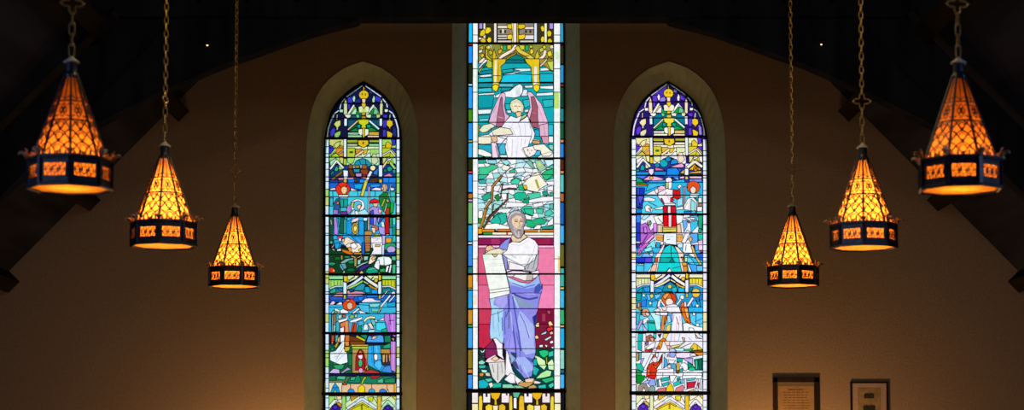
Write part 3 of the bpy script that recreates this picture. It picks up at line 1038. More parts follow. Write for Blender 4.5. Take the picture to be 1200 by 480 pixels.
ART['canopy_top'] = '''
# canopy_glass
P pp 395 230 600 90 600 330 395 330
@B
R yc 145 350 345 490
R gl 888 350 1080 490
@C
R gl 145 -10 345 215
R yg 885 -10 1078 215
R c2 385 -30 850 130
@B
R tt 395 -30 850 72
@A
P gl 395 490 440 430 490 350 530 400 560 490
P mi 690 490 730 400 770 345 840 430 845 490
@C
P mi 385 125 850 125 850 240 740 230 680 160 610 135 520 170 488 232 385 235
@A
P p2 400 240 472 228 472 322 400 322
P p3 512 270 570 248 592 300 560 332 498 322
P p2 790 208 872 250 852 312 790 292
P p2 405 335 440 330 440 390 405 420
P p3 700 130 760 165 740 200 700 190
S ww 22 608 76 385 235
S ww 22 365 255 310 320 290 405
S ww 22 278 426 205 472
S ww 22 650 76 870 230
S ww 22 895 260 950 330 960 382
S ww 24 985 430 1050 478
L 0.6 725 130 735 110
L 0.6 795 175 805 155
L 0.6 480 150 492 172
S yy 18 628 90 628 150
E yy 628 205 70 66
F yd 605 195 10 16
F yd 650 200 10 16
P sk 600 258 656 258 648 320 608 320
P yy 598 320 658 320 652 490 600 490
P mi 468 250 492 205 512 250 500 305 480 305
P mi 744 270 770 205 788 250 780 312 750 312
P cr 345 490 345 340 375 250 395 340 398 490
P cr 850 490 852 340 875 250 897 340 892 490
T yc 12 375 270 372 480
T yc 12 875 270 872 480
P gg 465 440 520 420 600 440 600 490 440 490
P gg 690 430 760 400 830 440 830 490 690 490
S cc 32 400 490 490 350
S cc 34 660 490 770 350
P mi 440 480 500 400 530 400 520 480
P g2 780 390 832 430 822 480 760 480
P c2 552 370 600 360 628 400 660 358 702 372 706 410 690 455 560 455
F yc 630 420 30 35
P mi 285 408 338 408 338 452 288 452
P cc 920 405 972 405 966 446 920 450
# canopy_glass
@B
P cc 350 0 450 0 440 40 400 55 380 40
P g2 515 0 560 0 570 40 530 55
P c2 650 0 735 0 725 50 670 45
P yc 800 0 865 0 850 45 810 50
S ww 25 208 0 160 110 130 200 114 320
S ww 25 1040 -5 1080 90 1110 200 1115 320
S yc 16 255 0 250 70
S mi 18 998 0 990 70
P p2 158 232 200 180 236 210 222 262 190 312 158 302
P p2 890 0 965 0 955 60 900 40
P p2 895 80 950 75 945 190 895 185
P p2 893 212 942 208 942 315 893 315
P p3 1035 150 1080 200 1085 310 1040 310
R dg 400 70 850 240
P tt 405 75 545 75 430 180 405 180
P tt 710 75 848 75 848 180
S sk 24 405 215 545 88
S wl 30 705 88 840 205
P gg 410 240 520 188 560 240
P gg 690 190 740 185 835 235 690 240
P yo 598 25 656 25 660 70 590 70
P yl 548 72 702 72 692 130 652 152 662 192 590 192 600 152 560 130
R te 535 140 582 190
R te 668 140 722 190
P cc 552 208 600 200 650 200 694 205 697 280 640 312 610 312 552 272
P yy 608 192 644 192 640 325 610 325
R mi 405 252 552 286
R m2 405 290 600 322
R y2 700 245 842 290
R sk 680 294 842 322
T yd 6 420 268 540 268
T yd 6 710 265 835 265
P yc 208 130 240 95 302 78 302 150 270 182 262 222 244 222 244 182 214 152
P y3 214 272 250 245 304 228 300 282 270 322 218 322
P yy 948 90 990 75 1034 95 1037 150 1002 182 996 232 984 182 948 152
P yy 948 228 990 240 1034 270 1022 322 958 322
P yy 545 362 692 362 694 420 630 468 552 432
F yd 620 400 14 20
R yg 395 358 542 396
R yg 705 358 842 392
T yd 7 410 375 535 375
T yd 7 715 372 835 372
R c2 395 412 540 445
R m2 700 412 842 445
R c2 395 448 590 490
R c2 680 448 842 490
T yd 7 400 430 535 430
P yc 204 430 250 390 302 374 282 440 240 477
P oo 268 490 300 428 338 450 338 490
P yy 938 400 970 378 1022 430 1012 490 934 490
P yg 888 440 932 430 932 490 888 490
P p2 150 430 200 450 200 490 150 490
P p2 1010 345 1075 355 1070 430 1030 440
# canopy_glass
@C
P p2 145 -10 225 -10 165 70 145 80
P p2 1005 -10 1080 -10 1080 70
R oo 240 -10 340 112
S cr 18 268 80 342 20
P yg 148 118 240 60 295 118
S mi 14 150 120 225 50
R yg 393 -10 505 122
R gg 430 42 472 60
P yo 508 5 605 5 592 92 518 92
S sk 34 508 112 622 30
P yy 628 15 694 15 662 72 620 82
P wl 640 112 702 58 732 80 732 126 640 126
P gl 718 5 842 5 842 62 722 112
P cr 758 72 800 78 832 180 780 228 738 202 733 130
P yg 888 -10 1012 -10 992 112 888 122
S cc 22 890 95 1000 30 1070 110
P gl 393 130 502 130 482 200 440 217 398 192
P mi 150 180 240 130 240 180 165 260
P yc 280 120 340 120 340 220 300 200
P gl 278 215 335 290 278 302
P mi 1030 130 1080 130 1080 230 1040 190
P yc 890 130 960 130 900 230
S cc 32 158 285 245 168 342 275
S sk 30 880 282 960 172
S wl 26 960 165 1010 145
S gl 34 1000 195 1070 285
P yg 343 140 384 140 384 230 343 230
# canopy_glass
@Z
S w2 42 372 50 372 158
S w2 42 868 50 868 158
@C
S w2 42 365 -130 365 128
S w2 42 864 -130 864 128
P w2 838 230 892 230 892 300 838 300
'''
ART['canopy_mid'] = '''
# canopy_glass
R m2 138 32 338 85
R m2 884 32 1080 85
T yd 5 150 45 330 45
T yd 5 890 45 1070 45
P gl 138 94 338 94 338 172 230 175 150 214 138 205
P yl 888 94 1074 94 1074 210 1000 178 888 172
T yd 9 168 105 168 185
T yd 9 212 105 212 172
T yd 9 258 105 258 165
T yd 9 304 105 304 165
T yd 9 928 105 928 165
T yd 9 972 105 972 165
T yd 9 1016 105 1016 170
T yd 9 1058 105 1058 185
S ww 22 150 218 230 184 340 180
S ww 22 886 186 990 182 1075 222
P c2 388 32 565 32 520 80 400 135
P c2 660 32 832 32 832 110 740 95
S yd 7 420 100 500 45
S yd 7 730 90 760 50
S ww 42 392 205 500 132 612 48
S gl 30 415 208 512 168 612 108
S cc 44 640 55 720 120 832 192
S gl 22 622 112 690 150
S yo 26 700 165 760 205 815 222
E yy 400 108 22 24
E yy 800 100 28 28
P yy 342 35 400 38 395 118 348 116
P yy 836 20 875 30 872 100 836 100
P w2 338 120 388 130 388 290 338 302
P w2 828 118 878 108 872 302 828 302
P yy 343 302 378 302 374 362 346 362
P yy 838 306 868 306 866 362 838 362
'''
ART['canopy_low'] = '''
# base_glass
R c2 80 280 1120 800
R w2 80 280 128 800
R w2 1072 280 1120 800
P gl 128 285 225 285 225 330 150 410 128 400
P sk 240 285 320 285 310 330 260 340
P mi 378 285 440 285 430 340 385 370
P yo 440 290 550 290 450 355
P cc 560 285 640 285 600 330
P yl 680 300 760 290 755 360 690 350
P mi 760 300 815 300 815 390
P c2 880 285 1010 285 960 320 885 360
P yl 1020 290 1110 290 1100 340 1060 330
S cc 44 145 440 225 345 315 440
P yo 232 360 310 390 310 450 270 430
P pv 145 800 150 470 182 420 230 392 290 428 305 480 305 800
P p2 185 440 230 405 270 440 230 480
S mi 40 895 440 965 355 1045 440
P pv 888 800 888 480 920 430 968 406 1030 440 1050 480 1050 800
P p2 930 450 968 420 1000 450 970 480
P yl 430 800 430 470 530 420 605 385 690 430 790 480 790 800
S ww 38 395 460 500 390 605 318 720 392 810 455
S yy 22 425 478 525 424 610 388 690 434
S yy 14 600 410 600 470
P gl 322 290 372 290 374 800 325 800
P yy 818 290 872 290 872 800 820 800
T yd 6 500 380 530 360
T yd 6 680 400 720 360
'''
ART['left'] = '''
# upper_scene_glass
@ 374 174 12
R 1c3a78 145 225 1078 480
P 30a888 210 310 240 240 278 282 250 320
P 1c7858 160 340 200 300 210 350 165 380
P 1a6a58 270 300 340 290 340 330 280 330
E 20988c 990 285 36 36
P 1a7068 910 290 950 285 950 330 905 330
P 2a8a98 1030 300 1075 290 1075 350 1040 350
P 2090ac 488 232 520 172 610 135 680 160 742 222 702 252 490 250
L 0.7 560 150 590 235
L 0.7 650 145 660 235
R 2a2a5a 400 288 880 402
P 8a5020 412 225 472 225 476 282 414 282
P 8a7a40 505 230 566 230 566 276 505 276
Q b0c8d8 480 235 502 270
Q c8dce0 580 232 600 265
P 9a5a20 604 224 676 224 672 286 604 286
P 5a3a1c 405 288 462 288 502 380 545 480 500 472 438 370
P 8a4020 578 290 692 290 682 382 600 372
P 2090a8 484 286 572 286 566 336 488 332
P b890c0 510 346 602 346 592 400 520 392
P a02830 600 362 682 372 622 404
E ece4a8 755 272 38 38
S dce8f0 42 732 320 690 400 655 490
P 2878c0 768 322 832 268 822 372 758 362
P dce8fa 836 230 890 230 890 400 838 400
P e080b0 888 392 940 365 985 345 1042 392
P 1c80e0 900 408 1078 408 1078 490 900 490
L 0.7 985 420 975 480
S 6a4a24 38 165 455 322 332
T a07838 10 180 430 320 322
P e090a8 268 412 492 404 482 430 268 440
P 1878e0 408 432 502 430 492 490 408 490
P 1890f0 568 430 652 430 642 490 568 490
P e4ecf4 338 300 408 308 404 402 382 442 345 422
P d8b830 344 430 388 430 388 490 344 490
P d8a0c0 548 404 672 404 652 428
P 4a3420 718 422 820 402 832 470 700 490
P 203a90 148 440 270 440 270 490 148 490
P d8b838 840 430 886 430 886 480 845 480
@ 374 214 12
R 1a62c8 145 0 1078 112
P 18a0e0 492 20 620 8 592 92 500 82
P 3090e0 720 20 860 15 860 55 720 70
P e4d4f4 152 82 220 68 240 102 155 106
P ecc8dc 442 70 500 90 562 106 448 118
P ecdcf8 715 104 790 64 870 74 870 112
P d8e0f8 1000 60 1060 80 1050 110 990 110
R 48c4dc 145 115 1078 460
L 0.7 540 125 545 195
L 0.7 790 115 785 195
L 0.7 190 120 200 300
P 30b0d8 150 210 200 215 190 330 150 330
E e03018 335 85 102 94
L 0.7 270 30 300 60
L 0.7 400 30 375 55
P ececf0 268 168 422 168 402 212 278 212
P e8c890 305 70 345 45 395 70 392 120 365 160 335 160 312 120
T b89050 12 310 95 325 60 360 48
T a88868 5 335 95 375 95
P 2a5a90 205 290 240 228 290 208 292 432 198 432
P 18a090 288 228 402 228 402 342 300 342
L 0.7 345 230 345 340
P b07a50 238 282 270 248 284 300 250 312
P a070c8 198 372 270 380 262 445 198 445
P b080d4 398 322 440 308 452 400 402 442 378 402
P 40b8c8 300 345 388 345 382 402 308 402
P 6a3a80 290 405 400 405 390 450 300 450
P c8b830 640 -40 692 -40 622 192 574 188
T e8e070 10 660 0 605 180
P d0a8b8 690 50 714 50 706 460 682 460
E ece8f0 540 320 102 94
P 58b8d0 480 330 500 268 550 250 592 275 600 320 560 400 500 400
P c0c850 452 282 492 268 482 345 455 345
P ecccac 528 330 560 302 590 312 582 360 548 378
P acdcec 428 452 480 380 560 402 640 368 692 420 692 452
P e4f0f4 500 405 530 385 570 450 510 450
P d82020 708 292 730 240 780 222 852 250 832 282 740 286
P ecbc94 748 290 830 284 822 330 780 342
P a890d8 700 372 750 330 860 350 892 452 718 452
P ecc4d4 830 370 880 380 870 430 840 420
P 3850a8 720 400 760 380 770 450 720 450
P 1a7a30 840 190 900 140 962 130 1002 262 1052 290 1042 420 982 452 900 402 850 302
P 20a048 1002 262 1058 290 1042 412 1000 432
P 40b8a8 1000 130 1070 130 1070 280 1010 240
P c8a878 878 60 900 15 945 20 965 65 945 120 900 130 872 100
P f0c0a8 876 62 900 60 905 105 878 100
T 907850 10 930 30 945 110
P dcac84 938 222 990 250 962 284
S a8b048 28 922 230 880 332
P b83818 938 350 992 350 986 445 930 445
S c8e8f0 13 1012 15 970 190
T 203848 6 1020 60 1060 20
T 203848 6 1005 50 1075 60
S dce4d4 15 952 290 920 412
@ 374 250 12
R 2aa8e0 140 50 1078 440
P 204a3c 148 48 202 48 196 432 148 432
T 90b0a8 12 165 90 175 150
P b080d8 204 50 242 50 268 250 262 302 214 292
P 18a8b8 262 58 302 80 312 192 278 192
P 1a5a4c 300 55 362 55 342 290 278 282
P 30a090 348 80 388 80 382 282 344 282
P 1898e0 384 70 460 100 462 292 384 292
P 40b8e8 390 60 460 50 440 90 400 110
P f4ccd4 470 80 552 50 562 92 500 122 440 132
T c03050 8 490 70 530 60
P d4d4f2 480 120 552 124 540 172 478 162
E b89838 505 212 50 86
P ece878 482 190 508 155 536 190 528 230 505 262 488 235
F d0b060 508 175 20 18
P 20a0e8 560 100 632 110 632 302 560 302
P c4ecf6 620 58 684 58 672 106 620 102
P 106878 638 110 682 110 672 242 638 242
P c0a090 685 50 712 50 712 232 680 232
P 2850d8 718 55 765 55 760 152 718 152
P b890e8 765 55 812 55 790 162 765 162
P 3048a8 815 55 920 55 870 105 830 160
T c8d0a8 8 840 60 820 150
P b86858 732 200 745 170 790 160 828 190 832 230 800 250 780 210
P f4d4bc 732 202 788 196 792 272 758 276
P a898e0 830 180 922 190 932 312 850 282
P e4e4d4 868 110 912 120 922 192 880 192
P b81818 923 50 982 50 992 282 925 282
P 209868 990 58 1032 58 1022 202 998 202
P 40d8d0 1035 58 1074 58 1074 162 1035 162
P 208878 1028 190 1077 180 1077 302 1028 302
R c08840 638 246 745 304
R a87848 638 312 722 490
T 6a4020 6 645 345 715 345
T 6a4020 6 645 385 715 385
T 6a4020 6 645 425 715 425
P ece8f0 728 332 882 322 892 490 728 490
T a07080 7 750 350 850 350
T b090a8 7 760 400 830 360
P b8c078 768 290 862 284 852 322 768 322
P c4b4ec 888 300 932 300 922 490 888 490
P e8a020 938 340 1022 345 1012 412 938 412
P f0f0e8 928 290 992 290 972 318
P 28a068 935 430 1000 410 1077 415 1077 490 935 490
P 30b8b8 1035 310 1077 310 1077 405 1030 400
P d84868 250 322 330 308 332 352 268 362
P f4e4ec 270 352 312 338 312 382 278 402
P f0dcc4 328 352 400 328 542 420 592 490 400 490 318 402
T d05870 7 420 385 460 355
T d05870 7 450 395 490 370
P e8c098 320 360 360 350 350 400 325 400
P f8f0f0 418 432 490 398 562 450 562 490 418 490
P 2890d8 450 322 632 322 632 490 602 490 560 420
T 60b8e8 8 520 340 600 420
P 2098d0 204 372 270 360 312 440 290 490 218 490
E 40b070 172 405 22 24
P b08070 165 480 200 430 215 440 195 490
@ 374 285 12
R 123c20 138 62 1078 428
P c4acd4 172 70 222 80 210 114
P 18a0d8 214 -5 292 -5 270 72 228 76
P e0d8e8 250 80 310 70 310 105 250 110
P d87018 318 80 400 100 482 140 472 166 400 150 328 120
P f4e4d4 368 30 420 -5 562 -5 602 60 592 112 520 142 440 122
P fcf4f4 440 10 500 -10 540 40 500 80 450 60
P e89850 400 60 440 50 470 130 420 110
P d88030 498 120 602 130 602 162 480 157
P c8d060 548 90 592 60 597 102 570 122
R b08840 304 165 332 230
P b09048 492 200 532 200 527 322 492 322
S e0a888 18 450 175 512 200
S e0a080 16 535 205 600 175
P b08060 584 190 612 190 612 245 590 240
P 98ccc8 540 235 590 215 580 290 540 300
R 2060c0 600 -10 640 165
P b07040 644 -5 722 -5 716 112 650 117
T 6a4020 6 650 30 715 30
T 6a4020 6 650 70 715 70
P 2a8a70 638 140 722 124 700 165 638 167
P 90c8c0 628 180 692 180 682 232 628 242
P f0ecf4 738 -5 892 -5 882 162 760 172 715 180 762 90
P d8b840 788 18 862 18 852 46 788 46
P c8d4f8 878 28 922 8 912 172 882 172
P 28a060 922 20 960 -5 1060 -5 1077 30 1077 60 960 70 925 110
E b8a0e0 1012 85 62 50
P 204898 922 132 1077 122 1077 172 922 172
P f4dcc4 688 290 718 190 760 168 802 190 790 242 720 292
P f0c888 735 210 770 180 790 220 750 235
P e8f4f4 800 250 830 195 900 182 985 190 1022 230 1015 290 940 310 850 305 805 300
P ecECf8 770 322 800 250 842 228 852 300 842 372 800 352
P f4f4fc 948 318 988 305 962 402 928 402
P f4f4fc 998 300 1022 300 1002 412 974 412
L 0.7 910 200 915 300
P 58c0a0 1020 180 1078 180 1075 242 1020 232
P 40b080 1028 300 1078 290 1073 424 1028 424
P 189878 648 402 690 340 760 328 822 370 832 412 700 424
T 60c8a8 7 690 370 780 350
P 28b040 848 362 922 348 922 402 858 402
P 3a2a80 508 402 600 310 702 288 722 312 620 372 540 424
P 4a1828 498 424 560 372 602 382 560 430
P 7aacac 300 265 380 215 485 200 480 230 390 260 320 300
P 5898a8 283 290 370 278 388 342 330 384 290 332
L 0.7 310 300 350 360
P a8d0c0 510 335 600 278 690 250 690 265 610 300 525 345
E 2a8a6a 180 287 50 24
E 1a5a2c 255 212 48 28
E 2a8060 392 190 45 17
E 186040 448 372 58 26
E 208048 450 260 45 28
P c83820 138 342 190 333 232 390 210 414 138 404
F e8a060 205 380 16 16
E c0c8a0 350 402 13 20
P d0c070 562 420 595 380 625 412 610 425
P d0b060 830 424 845 398 860 424
P 1c2858 900 400 960 405 940 428 900 428
# lower_scene_glass
@ 374 320 12
R 1a7890 138 190 1078 290
P 2890a8 488 242 520 188 602 138 652 160 622 242
P 18a0c8 640 190 700 188 722 270 650 272
P 189ae0 735 230 822 226 822 287 735 287
P 30a080 145 262 200 210 240 220 230 272 160 282
P 2878a8 244 210 336 210 332 262
P 1a5a78 400 230 480 222 490 250 400 262
P 208888 890 220 1000 205 1010 250 900 280
P e090a0 393 252 420 238 440 270 520 248 600 258 672 286 400 290
P d87888 248 270 336 263 336 290 228 290
R 1c60c0 138 298 1078 402
P f4a4a4 168 322 230 300 336 300 336 322
P e4a4cc 400 298 642 298 602 314 400 320
P 6048c0 388 322 500 318 482 372 400 352
P 1878f0 538 330 642 320 602 382 560 385
P 2070d8 660 308 830 308 822 340 680 345
P 2858b8 145 325 230 325 330 335 330 375 150 375
P f4e0f4 588 402 640 358 700 348 750 350 790 375 872 385 862 402 620 410
P f4c4e4 142 442 190 383 232 410 200 442
P ece4f8 228 442 290 404 326 410 322 442
R 30b8e0 138 442 1078 500
P 30b8e0 560 415 1078 402 1078 500 560 500
P 80d0d8 700 430 860 420 840 470 720 480
S ececf0 28 860 480 1000 310
S d4e4ec 18 880 345 962 240
S d4ecf4 22 985 400 1065 310
P e8e0f4 1010 270 1060 250 1075 290 1020 290
P 20a0d0 960 420 1070 400 1070 470 960 470
@ 374 360 12
R 38b0d8 130 -5 1078 360
P e04818 330 -30 345 -80 400 -120 460 -120 510 -80 522 -20 500 10 440 50 400 40 350 20
P e88850 360 -90 400 -115 440 -110 420 -80
P dcb494 385 -40 420 -75 465 -60 475 0 445 30 405 25
P 48b8e0 540 -40 700 -30 710 80 600 60
P 60c8b0 730 10 870 20 860 60 740 60
S e8c878 16 870 0 830 75
P dcece4 168 82 230 8 292 40 282 82
P 60a080 213 40 272 60 252 82 204 76
P ececf4 290 40 340 20 420 60 400 82 300 82
S f0e4ec 26 470 85 560 15
P f0ecf4 560 40 600 50 680 85 570 85
P 28a8d8 130 92 172 92 172 350 130 350
P 8a7040 178 100 242 100 242 202 200 242 174 202
S e4dcd4 13 186 108 190 350
P 40a8c0 240 202 292 190 282 332 234 342
P 80b8a0 198 250 236 240 230 342 198 342
P b0d0b8 265 110 320 95 320 150 270 160
P d87840 293 222 412 178 422 352 358 352 358 270 300 282
T e8a878 10 385 200 390 340
P f4f0f8 263 182 380 150 400 108 417 108 392 182 280 217
P b86058 330 98 374 98 362 142 330 142
P 90b070 425 130 460 92 500 125 470 155 430 155
P a0c8b0 500 95 540 95 530 140 500 140
P f4ecf8 428 190 480 170 612 128 602 162 520 202 440 212
P d04020 468 220 532 224 517 347 448 347
L 0.8 495 225 475 345
P f4e4f4 290 292 352 268 352 347 298 347
P 208868 558 250 602 260 592 347 528 347
P 40b0d8 540 200 620 180 630 240 560 260
S ece8b8 32 635 195 670 152 720 137 785 142
P 60c0b8 718 170 782 165 802 232 760 262
P f4d4c4 678 220 732 218 772 300 728 302
P dcf0f0 638 230 680 240 692 312 612 322
P 40d0e8 798 215 922 210 942 290 870 332 798 312
P f4f4f8 768 168 822 180 810 212
P f4dcf8 818 192 912 138 912 182
P b8d8f0 690 320 780 305 780 350 690 350
P b878d8 918 80 1000 85 1077 75 1077 347 970 347 950 250 915 172
L 0.8 990 85 1000 240
L 0.8 1050 180 980 185
T d8a0ec 12 1030 100 1030 340
T 8848b0 9 970 200 1000 340
P 28a078 878 312 942 288 952 345 878 345
P b84820 173 388 217 388 212 490 168 490
P 40b0b0 228 388 272 388 250 490 228 490
P e0a050 260 430 295 400 290 490 250 490
P f4f0f4 298 385 362 385 352 490 298 490
P c87030 364 388 432 388 432 490 364 490
P 6a3a18 428 398 655 440 655 490 428 490
S c0c020 32 525 405 645 465
P 1a8858 568 388 682 383 662 452
P 48a0e8 662 490 690 400 860 388 902 400 912 490
P ecc4b4 735 450 760 400 822 410 780 442
P a02838 730 395 770 390 760 410 730 415
P 187850 918 400 1002 390 1012 490 918 490
P b070c8 1018 383 1077 383 1072 422
P c08868 1008 430 1062 428 1052 480
@ 374 400 12
R 145a38 128 40 1078 450
P d06828 168 -5 207 -5 180 62
P c09830 213 62 260 -5 277 20 238 97
P e8f0f6 152 150 230 128 330 -5 357 -5 352 102 397 170 402 292 300 322 238 302 152 262
T a0b0c0 9 220 305 340 190
T a0b0c0 8 200 220 270 200
T b0b8d0 9 270 160 330 40
T 384868 6 240 250 350 80
P d88838 358 -5 422 -5 422 62 368 62
P c8a830 358 70 432 70 427 122 362 142
P 208878 143 100 212 88 200 132
P 28a068 188 330 362 318 330 382 238 392
P ccacE4 132 442 200 378 282 390 292 446
P ac94cc 298 442 400 358 452 390 380 412 330 446
P 1a7048 405 170 465 150 465 330 410 340
P 7a4018 428 -5 655 -5 642 40 438 40
R c8a860 448 40 692 66
P b0d040 458 70 697 70 692 102 468 102
R b89050 466 105 692 440
T 6a4820 7 490 190 490 420
P a01c20 508 402 514 220 548 130 580 98 622 140 652 250 662 402
P d87030 548 162 580 112 612 162
P f8dcf0 543 190 612 180 612 232 580 252 550 222
E 30b878 580 300 29 56
E dc9cdc 586 405 31 36
S c83028 22 650 250 660 400
P 30a8e8 688 60 862 50 872 202 902 332 1032 432 860 422 690 332 678 302
L 0.7 760 60 770 300
T 1878c8 9 740 70 745 290
T 80d0f8 9 800 60 820 190
P 48b8f0 788 280 862 250 892 342 850 412 768 332
P f0f0ec 770 185 798 162 826 195 822 255 795 266 772 240
P 4088e0 868 422 920 350 1012 328 1022 442
P 3a2850 872 178 1010 178 1010 320 880 320
P b88840 866 105 997 105 997 182 866 177
P d0a868 888 182 932 182 922 292 893 292
P d0a868 938 182 964 182 960 290 940 290
P c89860 975 182 1008 182 1004 280 985 280
P 20a070 898 62 1000 18 1000 92 908 97
P b878cc 1004 -5 1077 -5 1077 432 1010 402 1000 302
T d8a8e4 12 1050 0 1040 400
P a83838 638 422 720 388 862 430 832 452 618 448
P c0a068 640 400 690 350 690 330 655 330
@ 374 440 12
R 1c7858 128 5 1075 110
P 1a6a48 130 8 230 -5 242 62 130 62
P 50b890 243 42 260 5 372 5 362 57
P 18805c 398 92 440 20 562 -5 592 62 560 102
P 40a080 440 20 520 10 500 60 440 70
P a02828 718 -5 882 -5 802 42 738 42
P 48b890 818 62 900 30 902 102 818 97
P 1c8858 918 52 1068 30 1068 102 918 102
P 18407c 928 -5 1062 -5 1052 22
R e0b890 128 112 1062 235
T c85828 8 130 85 340 85
T c87838 8 660 118 1060 125
L 0.7 440 115 440 185
L 0.7 740 120 740 180
L 0.7 955 130 955 190
P d8d8b8 138 95 325 95 312 235 138 235
P 1890d8 162 235 190 152 225 102 270 160 292 235
L 0.7 185 170 270 165
P a0d860 205 235 225 185 245 235
P d84828 330 130 360 85 390 130
E 2888e0 450 222 45 42
E 30a0d8 740 222 45 42
E 3878d8 895 222 48 40
P e8d020 550 210 545 165 600 118 645 165 642 235 553 235
S b8c030 26 600 112 620 62 652 18
P c0e0b0 948 235 965 188 985 235
P e8a818 1056 108 1118 100 1114 235 1054 235
P d8c028 72 98 132 90 132 235 76 235
S d0b070 13 360 87 417 10
'''
